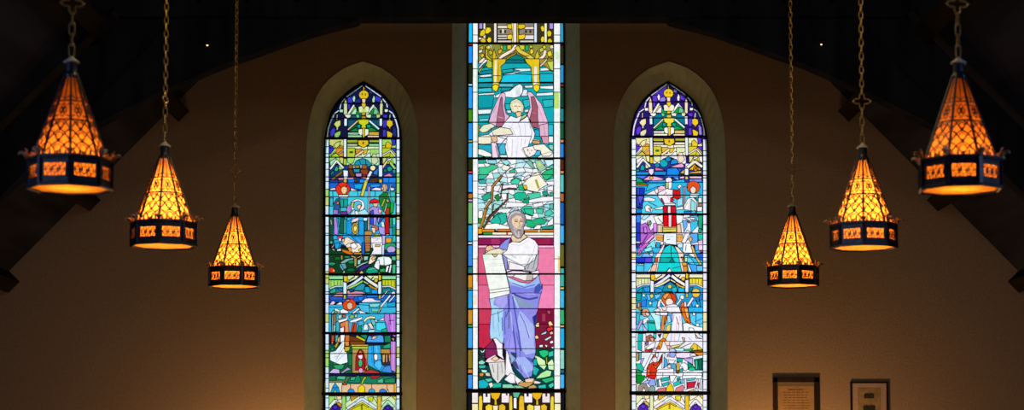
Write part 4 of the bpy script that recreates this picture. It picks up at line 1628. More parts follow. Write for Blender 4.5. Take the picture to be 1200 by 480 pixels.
ART['right'] = '''
# upper_scene_glass
@ 735 174 12
R 2a3a90 125 190 1062 480
E 18a8b8 515 205 57 56
E 2088a8 422 235 36 32
E 1888c0 575 150 40 36
P 1890d8 605 212 630 150 690 148 718 205 620 222
P 18a0b0 183 302 190 250 215 218 247 260 240 302
P 2898a0 128 290 172 290 170 322 128 322
P 2090d8 128 327 302 327 302 368 128 368
P 1a8ae0 378 320 552 320 542 372 378 372
P 1a88e8 558 282 700 268 738 320 720 372 558 372
P 2060d0 700 280 772 278 742 332
P d070a8 384 265 440 270 542 305 400 310
P f4a4cc 588 262 770 203 802 240 780 267
P d05888 255 300 300 295 300 318 262 318
P 4878e8 128 375 290 375 220 430 128 400
P f4acd4 218 437 310 383 400 390 522 425 490 442 370 452
P 3878d8 410 380 722 380 722 445 600 400
P 68a8f0 628 400 722 400 722 450
P 40a0e8 300 455 540 440 540 490 300 490
P 30b8e8 640 455 800 430 820 490 640 490
P f4b4dc 738 396 802 384 802 422 738 422
P f4bcdc 878 388 1048 388 1048 420 878 420
P 7090e0 870 430 1050 425 1050 470 880 470
P 209878 128 400 200 430 252 490 128 490
S f4ecd0 42 845 265 950 180 1055 255
P f0b830 865 300 950 215 1045 300
P e89018 928 282 960 228 1002 280 970 322 938 312
L 0.7 945 250 985 300
L 0.7 985 255 940 300
P d8b060 738 347 802 288 802 352
P d8a848 878 332 1042 308 1042 347 878 352
S 208060 12 730 362 1050 362
T f0f0f0 8 730 352 1050 352
P f4f0f8 808 280 862 280 862 382 808 382
P f4dcf4 303 285 372 285 372 340 340 377 303 340
E e0b060 340 412 24 24
E e8c060 835 412 24 24
E f4e8ec 585 445 46 44
@ 735 214 12
R 28b4e4 122 -5 1062 180
R 54d0e8 122 178 1062 440
P 40b8e8 300 10 540 10 540 30 400 60 260 120
P 309848 122 -5 250 -5 285 18 128 15
P c07830 132 20 287 18 282 46 145 52
P 1a3ab8 128 70 247 70 242 172 226 282 170 362 128 352
P 3858e0 140 70 170 70 165 340 140 340
P 6058d8 150 182 232 190 180 312
P 1880d8 128 370 202 370 202 425 128 425
P 2848c0 128 350 200 340 215 300 220 365
P f4e4f8 248 167 390 98 442 120 422 167
P f4e8f6 233 210 300 198 402 230 380 262 238 257
P f4ecf0 248 340 280 308 322 330 362 370 342 412 260 402
P e0b8b8 300 360 340 345 330 400
P f4f4f4 378 362 502 328 502 372 400 377
P f4f4f4 688 352 792 328 792 372 688 382
L 0.7 300 270 420 330
P 90e0f0 700 240 780 200 780 320 700 330
P f0c4d8 400 115 430 68 480 38 532 50 542 92 500 152 430 162
P f8e8ec 385 100 430 75 440 140 405 150
T b06880 7 440 90 520 95
P f6eaf2 438 140 560 80 642 98 642 192 602 262 682 290 662 312 518 312 480 262 428 190
T c8a0b8 7 530 110 590 240
T 303040 6 510 170 560 130
T c8b0c0 8 560 200 640 170
P c8d890 543 -5 582 -5 572 82 543 82
P f4f4f0 578 -10 632 -10 622 82 580 92
P d81818 642 93 742 108 748 202 700 237 648 192
T 901010 7 690 110 700 220
S c03060 20 480 222 512 292
P d02040 608 210 652 198 642 272 608 272
P ece8ec 640 210 670 220 660 250
P f4e0e8 700 62 740 18 772 40 732 88
P f4e4e8 700 100 740 90 745 110
P c81428 508 328 562 322 567 438 503 438
P f4dce0 572 328 612 328 612 438 568 438
P c81428 613 322 682 328 692 438 613 438
P f0e8f0 520 290 680 290 675 318 520 318
S b0a0b8 26 800 60 798 350
P e05020 838 60 860 -5 930 -28 1000 -5 1028 60 1010 110 970 140 890 140 850 110
P f4c8b8 828 40 845 20 850 70
P f4d8c0 885 85 925 42 970 80 962 130 935 155 895 140
P d8f0f4 888 150 1022 150 1002 202 878 207
P ecECf0 798 322 850 220 930 203 982 262 972 402 880 392 798 372
T c89878 9 810 350 850 270
T b8a8b8 8 880 230 870 380
P 90e0e0 900 230 960 280 950 400 890 390
P 18a088 948 210 1002 188 1002 262
P f0e8e8 1000 210 1050 210 1050 280 1000 280
P c07838 998 290 1052 288 1042 332 1000 330
P f8ecf0 983 335 1057 335 1052 402 983 402
P 2878d0 800 395 870 400 980 400 980 440 800 440
P 58b8e0 900 400 960 390 960 430 900 430
@ 735 250 12
R ece8f4 122 10 1062 440
P 3888e8 128 15 192 15 190 132 128 132
P 2038c0 128 130 190 130 187 392 128 392
P acecf6 198 72 250 15 332 15 240 92
P b868d0 184 160 260 128 302 180 332 250 410 130 417 262 380 292 380 342 198 490 148 490 188 382
T 7030a0 10 220 180 240 290
T 803090 22 290 290 200 440
P e090f0 368 140 417 132 414 262 368 262
P d888e8 235 195 270 190 280 280 240 290
S eca8ec 34 245 430 370 305
P f0d0e0 280 110 330 100 330 160 290 170
P 78a080 280 140 330 105 345 140 300 165
T 803048 7 310 190 340 170
P f8f4f0 368 40 502 20 502 142 420 152
L 0.7 430 60 500 140
R e8b890 428 160 495 265
T f4d8c0 12 450 165 450 260
P e8b888 698 150 752 150 765 272 698 272
T f4d8c0 12 725 160 730 260
P d80c14 508 -5 577 -5 577 182 508 182
P d80c14 628 -5 692 -5 692 182 628 182
P f4d4dc 580 -5 626 -5 622 192 580 192
P d8c048 498 195 692 195 692 257 498 262
T 888830 8 510 225 680 215
T f4ec90 8 510 245 680 240
P e8f0f6 518 268 692 268 692 442 508 422
L 0.7 560 370 600 360
T b0c0d8 8 550 330 650 320
P f0a850 402 295 507 300 502 392 408 372
P f0a850 693 295 782 295 787 392 698 397
T 583828 8 430 330 430 350
T 583828 8 460 330 460 352
T 583828 8 490 330 490 352
T 583828 8 715 325 715 348
T 583828 8 755 325 755 348
P 68b0f0 778 100 842 88 842 182 798 262
P f6f6f8 688 20 792 28 770 122 698 152
P 40c0e8 888 120 992 98 992 172 900 272
P f8f6f8 798 62 872 50 852 82
P 50b8f0 880 30 990 30 980 90 900 100
P f0f4f8 880 50 960 60 940 90 890 80
P b03858 845 110 865 90 890 115 865 138
S f6eaf6 54 790 410 862 250
P 58a8f8 882 282 992 275 992 402 888 422
P e8f0f4 810 420 870 340 900 420 890 490 800 490
P 20a880 998 25 1062 25 1052 232 1003 202
E 209880 1025 240 28 30
P 18c8a8 998 290 1062 290 1062 362 998 372
P ecccf4 998 380 1063 380 1062 490 998 490
T d05080 7 1000 410 1060 400
E d8b868 890 362 24 34
P e8d0a0 890 460 920 440 940 490 900 490
P 80e0ea 330 402 390 368 402 490 248 490
P 30a8d0 408 400 472 410 452 490 408 490
P 18a8b8 528 490 560 460 602 428 642 460 662 490
P e8c8c8 470 470 530 400 540 420 490 490
P c8e8f4 700 430 780 410 780 490 720 490
@ 735 285 12
R 38b8e8 122 60 1062 400
P 5028a0 128 -5 202 -5 140 84
P c868d0 148 92 250 -5 325 -5 232 72 190 162 138 172
P ecb0f0 150 150 190 100 200 110 170 165
P 98e8e4 238 80 340 38 352 100 248 122
P 78b8f4 198 192 230 140 372 108 352 192
P c8dcf8 300 150 370 125 355 190
R 2038c8 128 196 352 266
R 6048d8 250 196 350 266
P 48c4ec 128 276 365 276 302 400 128 400
L 0.7 240 280 235 390
P 70d8f0 150 285 235 285 235 310 150 310
P f6e0e0 532 18 490 122 460 202 420 400 282 400 380 270 388 190 440 118 512 15
P c85030 388 197 432 197 427 270 384 270
P f0c0a0 360 300 420 285 400 395 320 395
T e8a0a0 8 440 130 500 40
P 18d0d0 600 18 652 40 702 112 742 202 764 400 628 400 590 342 540 400 418 400 458 202 500 112 540 50
L 0.7 615 30 620 200
P 18a8a0 468 200 632 195 592 270 463 270
P 0e7870 588 270 632 197 672 270
P ecf4ec 553 400 600 344 628 400
L 0.7 640 350 740 325
P f6d8cc 658 30 720 58 792 142 802 262 855 400 768 400 738 252 708 122
P d89040 758 190 792 190 786 262
P e8a838 768 270 842 258 832 312 778 312
P e89030 788 318 842 318 845 400 793 400
P f8f0f0 845 290 860 290 910 400 870 400
P f4f4f8 788 -5 892 -5 922 132 820 142 778 112
L 0.7 830 20 820 100
S e4bc58 32 912 40 952 160 1035 295
P f4f8fa 848 150 932 140 962 212
P 68cce8 798 160 862 170 922 240 962 312 838 272
P b0e8d0 805 170 850 175 845 255 810 260
P 58a8f8 948 18 1002 18 1002 92 960 112
P 40a8f4 858 290 1062 308 1067 400 918 400
P 2868d8 968 152 1067 138 1067 242 1000 220
P 60c0f0 975 310 1062 312 1062 390 980 390
P f4d4ec 1003 20 1062 20 1062 95 1003 95
P c04878 1020 100 1060 100 1055 125 1030 125
# lower_scene_glass
@ 735 320 12
R 2098d0 122 170 1065 490
P 20a0a8 145 252 220 198 212 272 150 290
P 2898d8 218 200 318 188 318 262 250 262
P 28a0e0 388 242 430 203 492 230 492 270 390 292
P 1890a0 488 252 520 178 602 118 692 180 712 262
P 28b0c8 618 210 692 188 702 260 640 267
P 18b8e0 718 200 802 208 808 267 718 267
P 70c8f0 678 278 805 278 802 342 720 402
P 58b0f4 268 290 332 298 332 372 290 382
P 209898 126 280 202 280 192 382 126 382
P 3080e8 198 392 270 368 262 490 198 462
P 40b8e8 348 400 432 378 412 490 348 490
P 68c8ec 380 300 480 290 450 340 400 370
P 208898 880 200 930 190 900 260 880 270
P 2878c8 950 330 1062 290 1062 360 980 400
P 38a8f0 900 400 960 380 1000 440 920 480
L 0.7 1010 340 1030 470
E e4c464 597 185 29 29
P f0c040 905 275 925 225 965 212 1010 225 1028 275 1010 325 965 340 925 325
L 0.7 905 278 1028 278
E f4f4e8 232 310 20 22
E e0d060 345 320 26 29
E ecf4f0 325 420 21 23
E ecf0e8 985 455 23 23
P e06820 480 360 500 300 550 265 620 265 670 300 690 360 670 430 600 455 520 455 490 420
P d84018 598 268 672 300 694 362 682 410 640 380
P f0a050 500 330 540 285 600 275 580 310 530 370
P f4e0d4 535 400 560 355 610 350 650 390 640 440 590 455 550 440
T c87840 12 540 390 565 350 610 345
S f4e8f0 38 440 490 448 410 480 370
S f4e4ec 28 480 395 530 465
P e8e4f6 548 452 640 430 702 440 722 490 498 490
S f0f0f0 26 700 440 745 380 770 320
E f4f4e4 772 335 30 32
P e07028 733 490 770 400 812 420 802 490
S f6e4f4 34 850 460 922 345
P f0d8f0 800 390 830 400 840 490 800 490
P d89048 133 490 150 398 187 412 187 490
P f0d8c0 150 420 172 420 170 490 150 490
@ 735 360 12
R 64d0e8 122 -5 1064 335
R 30b0ea 860 -5 1064 70
P f4ecf6 400 20 450 -10 730 -10 760 80 460 84 400 70
P f0dcd0 480 -10 560 -10 550 40 500 40
P e07028 735 -10 800 -10 810 90 765 90
P f4e0f0 800 -10 850 -10 845 20 805 30
P 58c8f4 880 80 1064 80 1064 222 950 252 890 200
L 0.7 970 90 965 220
L 0.7 960 200 1060 150
P b08030 126 -5 202 -5 190 52
P d89880 205 60 225 15 285 15 310 60 325 95 290 128 235 125 210 95
P f4ccb8 262 55 322 92 290 127 255 100
P 6a3a28 190 40 215 20 205 110 190 100
S c8a0e0 32 148 302 202 182
P f4e8f4 218 170 290 138 312 170 230 242
P 28c8c0 278 180 370 188 412 262 402 335 298 335 288 242
S 189870 18 300 208 382 220
P bceff4 318 70 462 78 472 302 410 322 380 182
P f0f0f8 400 60 470 60 465 110 400 100
P 40b8c8 126 80 182 88 162 232 128 242
P c8c0e8 210 220 260 290 300 335 230 335
T c03070 10 225 225 245 280
P f6ecf4 448 60 572 58 562 112 468 112
P f0e0f0 370 40 430 10 470 30 450 60 380 55
P e08848 498 110 564 108 542 222 512 335 470 335 480 222
P d86020 530 130 560 120 545 200 515 250
P 70a8f4 568 78 642 88 632 192 590 202
P a0e0f0 560 120 600 110 620 200 570 220
P f0d060 558 252 612 228 602 335 538 335
P f4ecf4 638 78 762 78 782 335 618 335
L 0.7 690 130 720 240
T a0b0e0 12 660 100 640 200
T f0b8b8 9 690 200 690 320
T 90c0e8 11 730 210 720 330
T b8a0d8 9 740 120 745 190
P e87020 758 -5 852 -5 882 180 902 270 872 282 800 162 768 82
P f4b870 800 20 850 10 870 140 840 150
P d83020 838 188 890 240 892 292 860 252
P eef2f6 782 222 842 215 962 262 1062 280 1062 335 790 335
P fcfcfc 870 285 930 290 950 335 870 335
E f8f8f8 940 93 22 20
E f8f8f8 990 245 23 24
R ece8f4 122 360 1064 490
P 20b8b8 153 366 217 366 212 490 148 490
P f0e4f8 218 366 262 366 262 490 218 490
P a86848 262 490 262 410 330 378 392 440 382 490
P ecbca4 308 428 374 428 364 490
P 50c0d0 370 366 410 366 405 440 370 420
P f0d068 508 366 582 366 542 442 500 432
P e07020 436 472 510 428 552 460 520 490
P 303048 430 380 480 370 460 430
T b0b8e8 11 625 370 615 480
T f0b0b0 9 670 370 660 480
T 90a8e8 11 740 370 720 480
P d8c090 768 420 812 430 802 490
P f4ccb4 955 368 992 420 1052 440 970 432
P c8f0f4 1000 366 1062 366 1062 420
T 5878a0 8 860 420 900 460
@ 735 400 12
R ece8f2 122 -5 1064 150
P 18b0a8 148 -5 207 -5 202 132 148 112
P d83820 252 110 340 98 352 142 322 222 258 232
P f4e4f0 205 -5 250 -5 250 130 205 140
P e87828 255 180 295 152 338 175 320 205 270 208
P 8868a8 255 10 300 -5 300 40 262 60
P f4f0f6 258 92 350 20 402 8 382 82 290 112
P a83030 300 120 360 100 350 145 310 145
P e8a020 428 62 460 -5 502 -5 482 82 418 102
P e06020 410 80 450 60 470 110 420 105
P f4d4c4 518 -5 602 -5 592 52 550 57
P f4d8e0 360 110 390 85 422 110 395 136
P f0c8b8 560 60 600 50 600 100 570 110
P f4dc84 608 60 740 38 822 -5 720 82 628 92
P bcf0f4 648 92 802 88 792 132 698 132
P c0c8f4 590 110 650 90 690 140 600 145
L 0.8 740 90 900 20
L 0.8 640 95 740 55
P e8c838 888 82 940 18 992 50 1062 112 918 122
L 0.7 985 50 985 115
P 30b070 798 110 932 93 902 132 808 132
P a06020 880 135 1060 118 1060 140 880 145
R e8ecf4 122 152 1064 490
P f4dcf8 678 162 780 153 940 158 1002 200 900 217 800 232 690 222
P f4e0f8 880 175 940 160 985 200 890 205
P e88820 928 152 1072 142 1072 192 1002 197
P a0a8ec 558 180 620 150 692 158 662 222 580 212
P f0c8d8 560 200 600 190 600 215 560 215
P d8a840 133 158 162 158 157 272 133 272
P 48b0c8 165 155 200 155 195 240 165 260
P c0a0e0 195 240 240 230 200 320 185 300
S f4f4fa 38 248 395 352 180
T 384050 6 270 380 360 200
P d83818 298 332 350 290 440 280 490 178 482 290 420 372 402 490 268 490 278 402
P f08040 358 312 410 350 472 238 440 332 400 382
T 981810 9 340 340 330 470
T f8a070 8 300 400 300 480
P f4dce0 350 255 360 228 400 210 425 240 415 290 375 295
P d86840 370 180 400 170 390 220 365 225
P f4f4fc 400 160 440 158 430 220 405 215
P e8e8f6 498 170 532 158 512 372 488 372
P 48a8e4 518 220 560 250 572 332 518 372
P f4f4fa 578 250 682 268 642 312 588 302
P 58a8c8 570 310 682 308 692 420 648 402
P f4ccE0 562 345 590 316 622 340 600 374 570 370
P f4ecf8 408 432 440 388 560 388 652 378 662 490 408 490
L 0.7 500 445 500 485
P e0b040 688 422 698 288 732 298 737 402 710 442
P 805828 690 400 730 400 720 450 690 440
P 28a898 698 232 782 232 772 292 698 282
P 20b0a0 735 390 780 370 780 430 740 440
P ecf0f6 745 345 760 305 810 295 850 325 855 380 820 410 790 400 780 360
P 189868 848 278 920 330 952 370 942 402 858 392
E 20c898 910 385 47 27
P 188870 938 250 1062 228 1062 402 960 402
P 40c098 955 270 990 260 990 390 960 390
P 106858 1000 260 1050 240 1050 390 1010 390
P c0b0ec 788 238 830 228 922 228 922 322 870 290 828 270
T 6a4878 7 830 240 920 240
P f4f4fa 788 442 850 428 1052 440 1062 490 778 490
P 20b8a0 128 310 192 308 232 370 222 432 140 382
P 30a050 128 388 202 420 202 490 128 490
@ 735 440 12
R e4e8f2 122 10 1064 225
P 108830 126 -5 247 -5 242 52 180 112 132 112
P d82020 288 -5 407 -5 392 42 308 32
P c4b4f0 248 15 302 18 290 62
P 98a8ec 328 38 390 48 402 132 330 152 298 112
P a8b8e8 200 110 270 65 320 70 290 110
P 988878 152 225 160 140 200 105 260 110 295 160 298 225
P f4f0ec 208 225 235 160 262 225
P 80a090 308 225 312 165 350 135 390 160 395 225
P f0f4fa 408 60 472 48 492 152 408 152
P 20a0a8 418 60 440 60 450 150 425 150
P 20b0b0 478 28 592 18 592 62 478 82
P 28b8b8 488 112 592 78 582 122 508 152
P f6f6fa 596 -5 692 -5 640 92 608 82
P f0f0f4 410 -5 590 -5 590 15 480 28 410 50
P 28c0b8 648 102 720 68 762 112 658 152
P 209890 700 30 740 20 750 60 700 65
P d87070 398 225 440 180 542 163 547 225
P e07880 668 225 690 170 780 128 802 160 780 225
P f0c820 545 225 552 170 605 92 650 170 655 225
P f0f4fa 778 -5 1052 -5 1042 42 778 42
P 58b0d4 818 40 962 28 942 62 818 72
P c82038 838 90 962 78 952 162 848 182
S f6ecf6 26 822 45 826 190
S f6ecf6 26 990 50 955 165
S f6ecf6 26 1045 50 1035 190
P c03048 985 105 1015 95 1003 185
P f4f4f4 945 215 975 172 1005 215
P e8a858 838 225 940 183 932 225
P 70b8e0 740 60 790 45 790 110 760 110
R f0d070 76 95 137 225
R f0b028 1068 92 1125 225
'''


def parse(text, origins, pal, xf=None):
    """art lines -> list of shapes: (part, colour, [faces as point lists in photograph px], leaded) and lead lines"""
    shapes, leads = [], []
    ox, oy, sc = origins.get('start', (0, 0, 1))
    part = 'glass'
    def tr(x, y):
        X, Y = ox + x / sc, oy + y / sc
        return xf(X, Y) if xf else (X, Y)
    def col(tk): return pal.get(tk, tk)
    def stroke(pts, w):
        w = w / sc / 2
        fs, P = [], [Vector(tr(*p)) for p in pts]
        for a, b in zip(P, P[1:]):
            d = (b - a)
            if d.length < 1e-6: continue
            d.normalize()
            n = Vector((-d.y, d.x)) * w
            ext = d * min(w * .35, .4)
            fs.append([tuple(a + n - ext), tuple(b + n + ext), tuple(b - n + ext), tuple(a - n - ext)])
        return fs
    for ln in text.strip().splitlines():
        t = ln.split()
        if not t: continue
        k = t[0]
        if k == '#': part = t[1]; continue
        if k == '@': ox, oy, sc = float(t[1]), float(t[2]), float(t[3]); continue
        if k[0] == '@': ox, oy, sc = origins[k]; continue
        if k == 'M':
            x0, y0, x1, y1, cw, ch = map(float, t[1:7])
            cols = t[7].split(',')
            nx, ny = max(1, round((x1 - x0) / cw)), max(1, round((y1 - y0) / ch))
            g = [[(x0 + (x1 - x0) * i / nx + (rnd.uniform(-.42, .42) * cw if 0 < i < nx else 0),
                   y0 + (y1 - y0) * j / ny + (rnd.uniform(-.42, .42) * ch if 0 < j < ny else 0)) for i in range(nx + 1)] for j in range(ny + 1)]
            for j in range(ny):
                for i in range(nx):
                    shapes.append((part, lin(rnd.choice(cols)), [[tr(*q) for q in (g[j][i], g[j][i + 1], g[j + 1][i + 1], g[j + 1][i])]], True))
            continue
        if k == 'L':
            n = list(map(float, t[2:]))
            leads.append((float(t[1]), [tr(*p) for p in zip(n[::2], n[1::2])]))
            continue
        c = lin(col(t[1]))
        n = list(map(float, t[2:]))
        if k in 'PU':
            shapes.append((part, c, [[tr(*p) for p in zip(n[::2], n[1::2])]], k == 'P'))
        elif k in 'RQ':
            x0, y0, x1, y1 = n
            shapes.append((part, c, [[tr(*p) for p in ((x0, y0), (x1, y0), (x1, y1), (x0, y1))]], k == 'R'))
        elif k in 'EF':
            cx, cy, rx, ry = n
            N = 14 if k == 'E' else 8
            shapes.append((part, c, [[tr(cx + rx * math.cos(2 * math.pi * i / N), cy + ry * math.sin(2 * math.pi * i / N)) for i in range(N)]], k == 'E'))
        elif k in 'ST':
            shapes.append((part, c, stroke(list(zip(n[1::2], n[2::2])), n[0]), k == 'S'))
    return shapes, leads

def g3(x, y, dy=0.0):
    p = at(x, y, YG)
    p.y += dy
    return p

def strip(bm, a, b, w, y0, y1):
    a, b = Vector(a), Vector(b)
    d = b - a
    if d.length < 1e-5: return
    d.normalize()
    n = Vector((-d.y, d.x)) * (w / 2)
    e = d * (w * .4)
    q = [a + n - e, b + n + e, b - n + e, a - n - e]
    f = [bm.verts.new(g3(p.x, p.y, y0)) for p in q]
    r = [bm.verts.new(g3(p.x, p.y, y1)) for p in q]
    bm.faces.new(f)
    bm.faces.new(list(reversed(r)))
    for i in range(4):
        j = (i + 1) % 4
        bm.faces.new((f[j], f[i], r[i], r[j]))

def stained_window(name, outline, shapes, leads, bars, base_col, label, lead_w=.62):
    root = empty(name, (0, YG, 0), label, 'stained glass window', kind='structure')
    off = Vector((0, YG, 0))
    verts, faces, fid = [], [], []
    def add(poly, i):
        faces.append(list(range(len(verts), len(verts) + len(poly))))
        verts.extend(ccw(poly))
        fid.append(i)
    add(outline, -1)
    for i, (part, c, fs, leaded) in enumerate(shapes):
        for f in fs: add(f, i)
    v, e, f, ov, oe, of = delaunay_2d_cdt(verts, [], faces, 1, .015)
    edge = {}
    groups = {}
    polys = [[verts[i] for i in q] for q in faces]
    bbs = [(min(p.x for p in q), max(p.x for p in q), min(p.y for p in q), max(p.y for p in q)) for q in polys]
    def inside(k, x, y):
        b = bbs[k]
        if x < b[0] or x > b[1] or y < b[2] or y > b[3]: return False
        w, q = 0, polys[k]
        for i in range(len(q)):
            a, c = q[i - 1], q[i]
            if (a.y <= y) != (c.y <= y):
                if (a.x + (y - a.y) / (c.y - a.y) * (c.x - a.x)) > x: w += 1 if c.y > a.y else -1
        return w != 0
    for tri in f:
        gx, gy = sum(v[i][0] for i in tri) / len(tri), sum(v[i][1] for i in tri) / len(tri)
        src = [k for k in range(len(polys)) if inside(k, gx, gy)]
        if 0 not in src: continue
        top = max(fid[s] for s in src)
        lead = max([fid[s] for s in src if fid[s] >= 0 and shapes[fid[s]][3]] or [-1])
        if top < 0: part, c = 'glass', base_col
        else: part, c = shapes[top][0], shapes[top][1]
        if lead >= 0: part = shapes[lead][0]
        groups.setdefault(part, []).append((tri, c))
        n = len(tri)
        for k in range(n):
            key = tuple(sorted((tri[k], tri[(k + 1) % n])))
            edge.setdefault(key, set()).add(lead)
    for part, fl in groups.items():
        idx, co, fa, cols = {}, [], [], []
        for tri, c in fl:
            q = []
            for i in tri:
                if i not in idx:
                    idx[i] = len(co)
                    co.append(g3(v[i][0], v[i][1]) - off)
                q.append(idx[i])
            fa.append(q)
            cols.append(c)
        me = bpy.data.meshes.new(part)
        me.from_pydata(co, [], fa)
        at_ = me.color_attributes.new('tint', 'FLOAT_COLOR', 'CORNER')
        for p, c in zip(me.polygons, cols):
            for li in p.loop_indices: at_.data[li].color = (c[0], c[1], c[2], 1)
        o = link(part, me, M_GLASS, root)
        if part in PART_LABEL: o['label'] = PART_LABEL[part]
    bm = bmesh.new()
    for (a, b), s in edge.items():
        if len(s) > 1: strip(bm, v[a], v[b], lead_w, -.007, .005)
    for w, pts in leads:
        for a, b in zip(pts, pts[1:]): strip(bm, a, b, w, -.007, .005)
    bmesh.ops.translate(bm, vec=-off, verts=bm.verts)
    link('lead_came', mesh_of(bm), M_LEAD, root)
    for y, w in bars:
        xs = []
        for (xa, ya), (xb, yb) in zip(outline, outline[1:]):
            if (ya - y) * (yb - y) <= 0 and ya != yb: xs.append(xa + (xb - xa) * (y - ya) / (yb - ya))
        bm = bmesh.new()
        strip(bm, (min(xs) + .3, y), (max(xs) - .3, y), w, -.028, -.004)
        bmesh.ops.translate(bm, vec=-off, verts=bm.verts)
        link('saddle_bar', mesh_of(bm), M_IRON, root)
    bm = bmesh.new()                              # iron edge frame just inside the reveal
    N = len(outline)
    P = [Vector(p) for p in outline]
    cen = Vector((sum(p.x for p in P) / N, 0))
    inner = []
    for i in range(N):
        a, b, c = P[i - 1], P[i], P[(i + 1) % N]
        n1, n2 = (b - a).normalized(), (c - b).normalized()
        n = Vector((-(n1 + n2).y, (n1 + n2).x))
        n = n.normalized() if n.length > 1e-6 else Vector((-n1.y, n1.x))
        k = 1.3 / max(.5, abs(n.dot(Vector((-n1.y, n1.x)))))
        inner.append((b, n * k))
    area = sum(P[i].x * P[(i + 1) % N].y - P[(i + 1) % N].x * P[i].y for i in range(N))
    sg = 1 if area > 0 else -1
    rows = []
    for dy, w in ((-.02, 0), (-.02, sg), (.02, sg), (.02, 0)):
        rows.append([bm.verts.new(g3((b + n * w).x, (b + n * w).y, dy) - off) for b, n in inner])
    for q in range(4):
        a, b = rows[q], rows[(q + 1) % 4]
        for i in range(N):
            j = (i + 1) % N
            bm.faces.new((a[i], a[j], b[j], b[i]))
    link('window_frame', mesh_of(bm), M_IRON, root)
    return root

PART_LABEL = {
    'bearded_figure': 'bearded robed figure in white and blue holding a white tablet',
    'angel_figure': 'white robed angel with pink wings',
    'upper_scene_glass': 'upper figure scene', 'lower_scene_glass': 'lower figure scene',
    'parapet_glass': 'pink and crimson wall behind the figure', 'canopy_glass': 'gold and white canopy work',
}
# centre window
sh, ld = parse(ART['center'], {}, {})
stained_window('window_2', IN_C, sh, ld, [(50.7, 1.7), (143.4, .7), (185.5, 2.0), (320.9, 1.9), (361.5, .9), (408.4, .8), (457.4, 4.2)], lin('15151c'),
               'tall central stained glass window of a bearded robed figure below an angel')

PAL_L = dict(ww='d0dff0', w2='d4e8f0', wl='c4e8f0', pp='14184e', p2='3a34b8', p3='202c78', yy='d8b820', yd='6a5418', sk='ecc8a4', mi='a8e0b8', cr='c8d0a8',
             yc='c4cc70', gg='1c8440', cc='e0e8d8', g2='68c088', c2='d0e4b0', dg='105038', tt='14506c', yo='cc8c20', yl='c4cc20', te='1c9880', m2='90dca0',
             y2='dcb828', y3='88c060', yg='b0c434', oo='d88a20', gl='9cd468', pv='3c1c80')
PAL_R = dict(ww='ece4f8', w2='e8ecfc', wl='e8f4f4', pp='4a2cb0', p2='6038d0', p3='9880e0', yy='ecc420', yd='7a6020', sk='f8dcb4', mi='f4ecf4', cr='f4dcc0',
             yc='f0e0a8', gg='189c50', cc='f8f0e8', g2='70c890', c2='f4eccc', dg='108058', tt='0c7890', yo='e8b838', yl='ecd83c', te='18988c', m2='f0f0c8',
             y2='f0cc60', y3='dcdca8', yg='d8c83c', oo='f0b030', gl='e4e8b4', pv='5428a8')

def border_strips(side, pal, seed):
    """pale edging down both sides of a lancet, cut into blocks"""
    r = random.Random(seed)
    L = ['# border_glass']
    xs = ((381.3, 385.4), (464.6, 468.4)) if side == 'L' else ((740.2, 745.2), (823.8, 828.6))
    for x0, x1 in xs:
        y = 163.0
        while y < 505:
            h = r.uniform(7, 15)
            c = r.choice(['w2', 'w2', 'w2', 'ww', 'wl', 'gl', 'yc'] if side == 'L' else ['w2', 'w2', 'ww', 'ww', 'wl', 'wl', 'yc'])
            L.append('R %s %.2f %.2f %.2f %.2f' % (c, x0, y, x1, min(505, y + h - .2)))
            y += h
    return '\n'.join(L)

org_L = {'start': (374, 94, 12), '@A': (374, 94, 12), '@B': (374, 134, 12), '@Z': (374, 134, 12), '@C': (374, 174, 12)}
def lerp_tab(tab, y):
    if y <= tab[0][0]: return tab[0][1]
    for (a, u), (b, v) in zip(tab, tab[1:]):
        if y <= b: return u + (v - u) * (y - a) / (b - a)
    return tab[-1][1]
DX_R = [(111, 361 - 48 / 12), (167, 361 - 29 / 12), (200, 361 - 20 / 12), (345, 361 - 12 / 12), (460, 361 - 5 / 12)]
DY_R = [(150, -22 / 12), (345, -22 / 12), (465, -11 / 12)]
def xf_R(X, Y): return X + lerp_tab(DX_R, Y), Y + lerp_tab(DY_R, Y)

